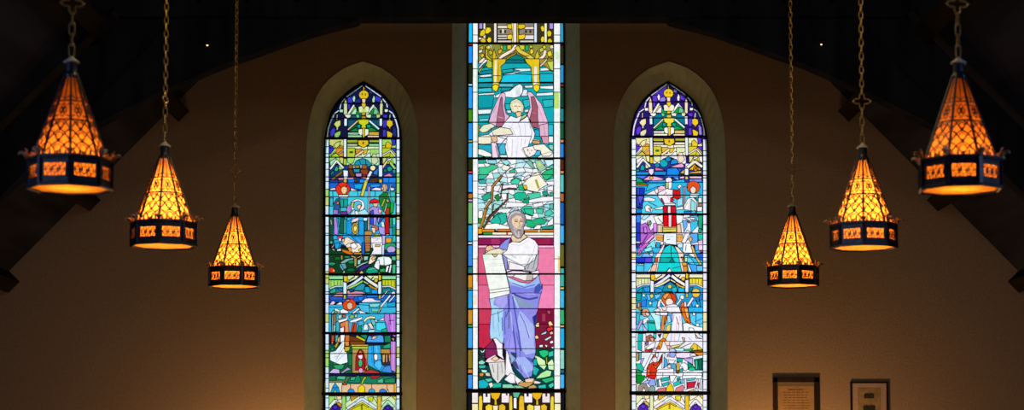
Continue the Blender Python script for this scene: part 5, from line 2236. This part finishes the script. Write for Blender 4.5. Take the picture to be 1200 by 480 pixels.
for side in 'LR':
    pal = PAL_L if side == 'L' else PAL_R
    xf = None if side == 'L' else xf_R
    shapes, leads = [], []
    s, l = parse(border_strips(side, pal, 3 if side == 'L' else 5), {}, pal); shapes += s; leads += l
    n0 = len(shapes)
    s, l = parse(ART['left' if side == 'L' else 'right'], {}, pal); scene_sh = s; scene_ld = l
    top, lt = parse(ART['canopy_top'], org_L, pal, xf)
    mid, lm = parse(ART['canopy_mid'], {'start': (374, 320, 12)}, pal, xf)
    low, ll = parse(ART['canopy_low'], {'start': (374, 440, 12)}, pal, xf)
    up = [q for q in scene_sh if q[0] == 'upper_scene_glass']
    lo = [q for q in scene_sh if q[0] == 'lower_scene_glass']
    # sky of the scenes behind the canopy feet, then canopies, then figures (order kept inside each)
    order = up[:1] + top + up[1:] + lo[:14 if side == 'L' else 16] + mid + lo[14 if side == 'L' else 16:] + low
    border = shapes[:n0]
    shapes = order + border
    leads += scene_ld + lt + lm + ll
    if side == 'L':
        bars = [(121, .6), (138.7, .8), (161.9, 1.9), (184.4, .9), (207.3, .9), (230.5, .8), (252.7, 2.9), (275.7, .9), (298.3, .9), (321.2, 1.9),
                (344.5, 1.0), (367.3, .9), (390.2, 2.7), (414, .9), (437.3, .8), (461.1, 3.9)]
        stained_window('window_1', IN_L, shapes, leads, bars, lin('15163a'),
                       'left lancet stained glass window in greens and blues with red haloes')
    else:
        bars = [(119.4, .8), (138.3, .8), (160, 1.9), (182.4, .9), (205.5, .9), (228.6, .9), (251, 2.2), (273, .9), (296.4, .8), (301.7, .6), (307.5, .6), (319.2, 2.0),
                (342.4, .9), (365.7, .9), (388.8, 2.8), (412.4, .9), (436.3, .8), (460.2, 4.4)]
        stained_window('window_3', IN_R, shapes, leads, bars, lin('2a1a6a'),
                       'right lancet stained glass window with purple top and red robed figure')

# ------------------------------------------------------------------ lanterns
RB, ZB = .25, .18            # band corner radius and height
RC0, RC1, ZC = .232, .040, .705
def octo(r, z, ph=0.0): return [Vector((r * math.cos(math.pi / 4 * k + ph), r * math.sin(math.pi / 4 * k + ph), z)) for k in range(8)]

def ribbon(bm, pts, w, nrm, t):
    """flat bar following 3D points on a face with normal nrm"""
    pts = [Vector(p) for p in pts]
    N = len(pts)
    rows = []
    for i, p in enumerate(pts):
        d = (pts[min(i + 1, N - 1)] - pts[max(i - 1, 0)]).normalized()
        s = d.cross(nrm).normalized() * (w / 2)
        rows.append([bm.verts.new(q) for q in (p - s, p + s, p + s + nrm * t, p - s + nrm * t)])
    for a, b in zip(rows, rows[1:]):
        for k in range(4):
            bm.faces.new((a[k], a[(k + 1) % 4], b[(k + 1) % 4], b[k]))
    bm.faces.new(list(reversed(rows[0])))
    bm.faces.new(rows[-1])

def make_lantern(loc, label):
    root = empty('hanging_lantern', loc, label, 'lantern', None)
    # bottom rim
    bm = bmesh.new()
    tube(bm, octo(RB + .004, .010), .012, 6, True)
    tube(bm, octo(RB - .006, .030), .008, 6, True)
    link('bottom_rim', mesh_of(bm), M_BRONZE, root)
    # bottom diffuser
    bm = bmesh.new()
    prism(bm, octo(RB - .014, .010), (0, 0, .005))
    link('bottom_diffuser', mesh_of(bm), M_OPAL, root)
    # band with eight window openings
    bm = bmesh.new()
    for k in range(8):
        a, b = octo(RB, 0)[k], octo(RB, 0)[(k + 1) % 8]
        d = (b - a); L = d.length; d.normalize()
        nrm = Vector((d.y, -d.x, 0))
        rot = Matrix((d, -nrm, Vector((0, 0, 1)))).transposed()
        def bar(u0, u1, z0, z1, th=.012, out=0.0):
            c = a + d * (L * (u0 + u1) / 2) + Vector((0, 0, (z0 + z1) / 2)) - nrm * (th / 2 - out)
            box(bm, c, (L * (u1 - u0), th, z1 - z0), rot)
        bar(0, 1, .02, .056); bar(0, 1, .136, ZB)
        bar(0, .13, .056, .136); bar(.87, 1, .056, .136)
        bar(.10, .90, .050, .058, .006, .005); bar(.10, .90, .134, .142, .006, .005)
        bar(.10, .14, .058, .134, .006, .005); bar(.86, .90, .058, .134, .006, .005)
        for q in range(9):           # dentil row under the cresting
            bar(.04 + q * .105, .04 + q * .105 + .055, .158, .172, .008, .006)
    tube(bm, octo(RB + .005, ZB), .010, 6, True)
    for k in range(8):
        v = octo(RB + .002, 0)[k]
        box(bm, v + Vector((0, 0, .095)), (.02, .02, .17), Matrix.Rotation(math.pi / 4 * k, 3, 'Z'))
    link('band', mesh_of(bm), M_BRONZE, root)
    bm = bmesh.new()
    a, b = octo(RB - .016, .05), octo(RB - .016, .142)
    va, vb = [bm.verts.new(p) for p in a], [bm.verts.new(p) for p in b]
    for k in range(8): bm.faces.new((va[k], va[(k + 1) % 8], vb[(k + 1) % 8], vb[k]))
    link('band_glass', mesh_of(bm), M_BANDG, root)
    # scrolling fretwork over the band glass
    for k in range(8):
        bm = bmesh.new()
        a, b = octo(RB - .010, 0)[k], octo(RB - .010, 0)[(k + 1) % 8]
        d = (b - a); L = d.length; d.normalize(); nrm = Vector((d.y, -d.x, 0))
        def at2(u, z): return a + d * (L * u) + Vector((0, 0, z))
        for q in range(3):
            c = .26 + q * .24
            ring = [at2(c + .085 * math.cos(2 * math.pi * i / 10), .096 + .022 * math.sin(2 * math.pi * i / 10)) for i in range(11)]
            ribbon(bm, ring, .0065, nrm, .004)
            ribbon(bm, [at2(c, .118), at2(c + .02, .126), at2(c + .05, .134)], .006, nrm, .004)
            ribbon(bm, [at2(c, .074), at2(c - .02, .066), at2(c - .05, .058)], .006, nrm, .004)
            ribbon(bm, [at2(c - .05, .096), at2(c + .05, .096)], .006, nrm, .004)
        for q in range(2):
            c = .38 + q * .24
            ribbon(bm, [at2(c, .058), at2(c - .02, .08), at2(c + .02, .112), at2(c, .134)], .006, nrm, .004)
        ribbon(bm, [at2(.12, .096), at2(.88, .096)], .006, nrm, .003)
        link('fretwork_panel', mesh_of(bm), M_BRONZE, root)
    # cone glass
    bm = bmesh.new()
    a, b = octo(RC0 - .008, ZB), octo(RC1 - .004, ZC)
    va, vb = [bm.verts.new(p) for p in a], [bm.verts.new(p) for p in b]
    for k in range(8): bm.faces.new((va[k], va[(k + 1) % 8], vb[(k + 1) % 8], vb[k]))
    link('cone_glass', mesh_of(bm), M_AMBER, root)
    # eight corner ribs
    for k in range(8):
        bm = bmesh.new()
        p0, p1 = octo(RC0, ZB - .004)[k], octo(RC1, ZC + .004)[k]
        tube(bm, [p0, p0.lerp(p1, .5), p1], [.009, .0085, .0075], 6)
        link('rib', mesh_of(bm), M_BRONZE, root)
    # pierced tracery on the cone
    for k in range(8):
        bm = bmesh.new()
        a0, b0 = octo(RC0, ZB)[k], octo(RC0, ZB)[(k + 1) % 8]
        a1, b1 = octo(RC1, ZC)[k], octo(RC1, ZC)[(k + 1) % 8]
        m0, m1 = (a0 + b0) / 2, (a1 + b1) / 2
        nrm = (b0 - a0).cross(m1 - m0).normalized()
        if nrm.dot(Vector((m0.x, m0.y, 0))) < 0: nrm = -nrm
        def fp(u, v):
            l, r = a0.lerp(a1, v), b0.lerp(b1, v)
            return l.lerp(r, .5 + .5 * u)
        W = .0080
        rows = [.02, .17, .315, .445]
        for i, v0 in enumerate(rows[:-1]):
            v1 = rows[i + 1]
            dv = v1 - v0
            for s in (-1, 1):        # overlapping fish-scale arcs
                ribbon(bm, [fp(s * (1 - t / 6), v0 + dv * math.sin(t / 6 * math.pi / 2)) for t in range(7)], W, nrm, .004)
                ribbon(bm, [fp(s * t / 6, v0 + dv * math.sin(t / 6 * math.pi / 2)) for t in range(7)], W, nrm, .004)
            mv = v0 + dv * .5
            for cu in (0.0,):
                ribbon(bm, [fp(cu + .30 * math.cos(2 * math.pi * j / 8), mv + dv * .30 * math.sin(2 * math.pi * j / 8)) for j in range(9)], W * .8, nrm, .004)
        for v in (.02, .445, .675):
            ribbon(bm, [fp(-1, v), fp(1, v)], W, nrm, .004)
        # quatrefoil
        cv, rv, ru = .56, .045, .40
        for (du, dv) in ((0, 1), (0, -1), (1, 0), (-1, 0)):
            ribbon(bm, [fp(ru * .62 * du + ru * .55 * math.cos(2 * math.pi * j / 8), cv + rv * .95 * dv + rv * .9 * math.sin(2 * math.pi * j / 8)) for j in range(9)], W * .8, nrm, .004)
        for s in (-1, 1):
            ribbon(bm, [fp(s, .47), fp(s * .45, .50)], W * .8, nrm, .004)
            ribbon(bm, [fp(s, .65), fp(s * .45, .62)], W * .8, nrm, .004)
        # lancet slits towards the top
        ribbon(bm, [fp(0, .675), fp(0, .97)], W * .8, nrm, .004)
        ribbon(bm, [fp(-.9, .74), fp(0, .70), fp(.9, .74)], W * .7, nrm, .004)
        link('tracery_panel', mesh_of(bm), M_BRONZE, root)
    # cresting along the band
    for k in range(8):
        bm = bmesh.new()
        a, b = octo(RB - .004, ZB)[k], octo(RB - .004, ZB)[(k + 1) % 8]
        d = (b - a); L = d.length; d.normalize(); nrm = Vector((d.y, -d.x, 0))
        for q in range(5):
            c = a + d * (L * (.14 + q * .18))
            h = .030 if q % 2 else .020
            ribbon(bm, [c, c + Vector((0, 0, h * .6)), c + Vector((0, 0, h))], .012, nrm, .006)
            r = bmesh.ops.create_icosphere(bm, subdivisions=1, radius=.0075)
            bmesh.ops.translate(bm, vec=c + nrm * .004 + Vector((0, 0, h + .004)), verts=r['verts'])
        ribbon(bm, [a + d * L * .04, b - d * L * .04], .010, nrm, .006)
        link('cresting', mesh_of(bm), M_BRASS, root)
    # curled leaf finials on the corners
    for k in range(8):
        bm = bmesh.new()
        r = octo(1, 0)[k]
        z = Vector((0, 0, 1)); s = r.cross(z)
        base = r * (RB + .002) + z * (ZB - .005)
        tube(bm, [base, base + r * .012 + z * .03, base + r * .03 + z * .046, base + r * .048 + z * .044, base + r * .054 + z * .032], [.008, .010, .011, .009, .004], 6)
        for sg in (-1, 1):
            tube(bm, [base + z * .02, base + r * .012 + s * sg * .018 + z * .042, base + r * .024 + s * sg * .032 + z * .040], [.007, .008, .004], 6)
        tube(bm, [base + z * .03, base + r * .006 + z * .062, base + r * .016 + z * .072], [.007, .007, .003], 6)
        link('leaf_finial', mesh_of(bm, smooth=True), M_BRASS, root)
    # neck, cap and hook
    bm = bmesh.new()
    lathe(bm, [(.044, .690), (.046, .707), (.038, .719), (.033, .735), (.033, .787), (.028, .793)], 16)
    link('neck', mesh_of(bm, smooth=False), M_BRONZE, root)
    bm = bmesh.new()
    lathe(bm, [(.020, .785), (.048, .787), (.049, .792), (.034, .804), (.020, .814), (.013, .823), (.006, .829)], 18)
    link('cap', mesh_of(bm), M_CAP, root)
    # chain: long links, a quatrefoil, then links up to the roof
    bm = bmesh.new()
    def chain_link(zc, L, w, turned, r=.0055):
        pts = []
        for i in range(12):
            t = 2 * math.pi * i / 12
            u = w / 2 * math.cos(t)
            zz = (L / 2 - w / 2) * (1 if math.sin(t) > 0 else -1) * (1 if abs(math.sin(t)) > .01 else 0) + w / 2 * math.sin(t)
            pts.append((u, 0, zc + zz) if not turned else (0, u, zc + zz))
        tube(bm, pts, r, 5, True)
    z = .832
    for i in range(4):
        chain_link(z + .034, .080, .032, i % 2 == 1)
        z += .066
    link('lower_chain', mesh_of(bm), M_CHAIN, root)
    bm = bmesh.new()
    zq = z + .062
    z = zq + .062
    i = 0
    top = roof_z(loc[0]) - loc[2] - .05
    while z < top:
        chain_link(z + .026, .066, .030, i % 2 == 0)
        z += .054
        i += 1
    link('chain', mesh_of(bm), M_CHAIN, root)
    bm = bmesh.new()
    pts = []
    for i in range(40):
        t = 2 * math.pi * i / 40
        rr = .048 + .019 * math.cos(4 * t)
        pts.append((rr * math.cos(t), 0, zq + rr * math.sin(t)))
    tube(bm, pts, .0065, 6, True)
    for sx, sz in ((1, 0), (-1, 0), (0, 1), (0, -1)):
        r = bmesh.ops.create_icosphere(bm, subdivisions=1, radius=.010)
        bmesh.ops.translate(bm, vec=(sx * .068, 0, zq + sz * .066), verts=r['verts'])
    link('quatrefoil_link', mesh_of(bm), M_CHAIN, root)
    return root

def bulb(root, power, col, z):
    l = bpy.data.lights.new('lantern_bulb', 'POINT')
    l.energy = power
    l.color = col
    l.shadow_soft_size = .035
    o = bpy.data.objects.new('lantern_bulb', l)
    C.objects.link(o)
    o.parent = root
    o.location = (0, 0, z)

LANTERNS = [   # px, py of the bottom rim, distance, corner turned to the right of the line to the viewer, outer, quatrefoil turn
    (81.4, 222.5, 11.4, 0, True, 20, 'large orange lantern with blue sheen hanging leftmost, nearest the viewer'),
    (191.6, 289, 14.55, -9, False, 85, 'golden openwork lantern hanging second from the left'),
    (274.4, 336, 18.4, -28, False, 60, 'smallest golden lantern on the left, closest to the left window'),
    (929.4, 335, 18.4, 15, False, 12, 'smallest golden lantern on the right, above the brown framed document'),
    (1012.3, 291, 14.55, 0, False, 4, 'golden openwork lantern hanging second from the right'),
    (1125.5, 223.5, 11.4, -17, True, 10, 'large orange lantern with blue sheen hanging rightmost, nearest the viewer'),
]
proto = None
for px, py, Y, th, outer, qt, lab in LANTERNS:
    loc = at(px, py, Y)
    if proto is None:
        proto = root = make_lantern(loc, lab)
    else:
        root = proto.copy(); C.objects.link(root); root.location = loc; root['label'] = lab
        for ch in list(proto.children):
            if ch.type == 'LIGHT': continue
            c = ch.copy(); C.objects.link(c); c.parent = root
    root['group'] = 'hanging lanterns in two rows'
    phi = math.atan2(loc.x, loc.y)
    alpha = math.atan2(-math.cos(phi), -math.sin(phi))
    root.rotation_euler = (0, 0, alpha + math.radians(th))
    for ch in root.children:
        nm = ch.name.split('.')[0]
        if nm in ('chain', 'lower_chain', 'quatrefoil_link'): ch.rotation_euler = (0, 0, math.radians(qt) - root.rotation_euler.z)
        sw = {'cone_glass': M_EMBER, 'band_glass': M_BANDE, 'bottom_diffuser': M_OPALE} if outer else {}
        if nm in sw:
            ch.material_slots[0].link = 'OBJECT'
            ch.material_slots[0].material = sw[nm]
for root in [o for o in C.objects if o.name.startswith('hanging_lantern')]:
    outer = root.location.y < 13
    bulb(root, 5.0 if outer else 10.5, (1, .86, .62) if outer else (1, .95, .86), .15 if outer else .24)
    if not outer: bulb(root, 1.8, (1, .95, .86), .46)

# ------------------------------------------------------------------ framed pictures on the wall
def framed(name, x0, x1, y0, depth, fw, mat, label, cat):
    a, b = at(x0, y0, YW), at(x1, y0, YW)
    w = b.x - a.x
    h = w * 1.42
    root = empty(name, ((a.x + b.x) / 2, YW, a.z - h), label, cat)
    bm = bmesh.new()
    y = -depth / 2
    for sx in (-1, 1): box(bm, (sx * (w / 2 - fw / 2), y, h / 2), (fw, depth, h))
    for zc in (fw / 2, h - fw / 2): box(bm, (0, y, zc), (w, depth, fw))
    bmesh.ops.bevel(bm, geom=[e for e in bm.edges], offset=min(.004, fw * .15), segments=1, affect='EDGES')
    link('frame', mesh_of(bm), mat, root)
    return root, w, h

root, w, h = framed('framed_document', 905.3, 959.3, 442, .035, .062, M_FRAME_A, 'wide dark brown frame holding a tan printed document, below the right lanterns', 'framed document')
bm = bmesh.new(); box(bm, (0, -.006, h / 2), (w - .11, .008, h - .11)); link('mat', mesh_of(bm), M_MAT_A, root)
bm = bmesh.new(); box(bm, (0, -.0115, h / 2 - .012), (w - .130, .003, h - .185)); link('document_sheet', mesh_of(bm), M_PAPER_A, root)
bm = bmesh.new()
rr = random.Random(2)
for i in range(18):
    zc = h - .155 - i * .034
    if zc < .16: break
    ln = (.20 if i < 1 else rr.uniform(.30, .38)) * w / .6
    for q in range(6):
        box(bm, (-ln / 2 + ln * (q + .5) / 6, -.0135, zc), (ln / 6 * rr.uniform(.6, .92), .001, .009 if i else .016))
link('printed_lines', mesh_of(bm), M_INK, root)
bm = bmesh.new(); box(bm, (0, -.020, h / 2), (w - .12, .003, h - .12)); link('glazing', mesh_of(bm), M_PANE, root)

root, w, h = framed('framed_print', 996, 1040, 447, .025, .020, M_FRAME_B, 'thin black frame with pale mat and two small dark pictures, rightmost on the wall', 'framed picture')
bm = bmesh.new(); box(bm, (0, -.006, h / 2), (w - .03, .008, h - .03)); link('mat', mesh_of(bm), M_MAT_B, root)
bm = bmesh.new(); box(bm, (.0, -.0115, h / 2), (w - .19, .003, h - .16)); link('print_sheet', mesh_of(bm), M_PAPER_B, root)
def pic(zc, ww, hh):
    bm = bmesh.new()
    box(bm, (0, -.0140, zc), (ww, .002, hh))
    for q in range(5): box(bm, ((q - 2) * ww * .19, -.0140, zc + hh / 2 + .004), (ww * .12, .002, .012 + .012 * (q % 2)))
    link('small_picture', mesh_of(bm), M_PHOTO, root)
pic(h - .185, .125, .055); pic(h - .345, .155, .075)
bm = bmesh.new(); box(bm, (0, -.018, h / 2), (w - .04, .003, h - .04)); link('glazing', mesh_of(bm), M_PANE, root)

# ------------------------------------------------------------------ light
wld = bpy.data.worlds.new('overcast_sky')
bpy.context.scene.world = wld
wld.use_nodes = True
bg = wld.node_tree.nodes['Background']
bg.inputs['Color'].default_value = (.97, .99, 1.0, 1)
bg.inputs['Strength'].default_value = 1.12

def spot(name, loc, target, power, col, angle, blend=1.0, size=.15):
    l = bpy.data.lights.new(name, 'SPOT')
    l.energy, l.color = power, col
    l.spot_size, l.spot_blend = math.radians(angle), blend
    l.shadow_soft_size = size
    o = bpy.data.objects.new(name, l)
    C.objects.link(o)
    o.location = loc
    o.rotation_euler = (Vector(target) - Vector(loc)).to_track_quat('-Z', 'Y').to_euler()
def point(name, loc, power, col, size=.1):
    l = bpy.data.lights.new(name, 'POINT')
    l.energy, l.color, l.shadow_soft_size = power, col, size
    o = bpy.data.objects.new(name, l)
    C.objects.link(o)
    o.location = loc
def area(name, loc, target, sx, sy, power, col, spread=180):
    l = bpy.data.lights.new(name, 'AREA')
    l.shape, l.size, l.size_y = 'RECTANGLE', sx, sy
    l.spread = math.radians(spread)
    l.energy, l.color = power, col
    o = bpy.data.objects.new(name, l)
    C.objects.link(o)
    o.location = loc
    o.rotation_euler = (Vector(target) - Vector(loc)).to_track_quat('-Z', 'Y').to_euler()

#LIGHTS#
WARM = (1.0, .47, .15)
point('sanctuary_lamp', (3.35, 23.05, .9), 100, WARM)
point('sanctuary_lamp', (-2.8, 23.1, .9), 84, WARM)
point('sanctuary_lamp', (1.05, 22.3, .5), 14, WARM)
point('sanctuary_lamp', (-1.3, 22.3, .5), 14, WARM)
AMB = (1.0, .78, .46)
point('floor_fill_light', (-1.8, 16.6, .4), 22, AMB, .15)  # added fill from below for chains and wall; no candles stand here
point('floor_fill_light', (1.8, 16.6, .4), 22, AMB, .15)
point('nave_fill_light', (-1.3, 12.6, 6.2), 62, AMB, .2)  # unseen fill added for the inner chains, caps and wall; no fixture built
point('nave_fill_light', (1.3, 12.6, 6.2), 62, AMB, .2)
area('nave_window_light', (-7.2, 8.2, 3.6), (-2.68, 11.4, 3.4), .8, 1.4, 36, (.26, .44, 1.0), 50)
area('nave_window_light', (7.2, 8.2, 3.6), (2.68, 11.4, 3.4), .8, 1.4, 36, (.26, .44, 1.0), 50)

sc = bpy.context.scene
sc.view_settings.view_transform = 'Standard'
sc.view_settings.look = 'None'
sc.view_settings.exposure = 0.0
sc.view_settings.gamma = 1.0
sc.view_settings.use_curve_mapping = False
sc.cycles.max_bounces = 8
sc.cycles.transparent_max_bounces = 12
sc.cycles.caustics_reflective = False
sc.cycles.caustics_refractive = False
sc.cycles.use_denoising = True
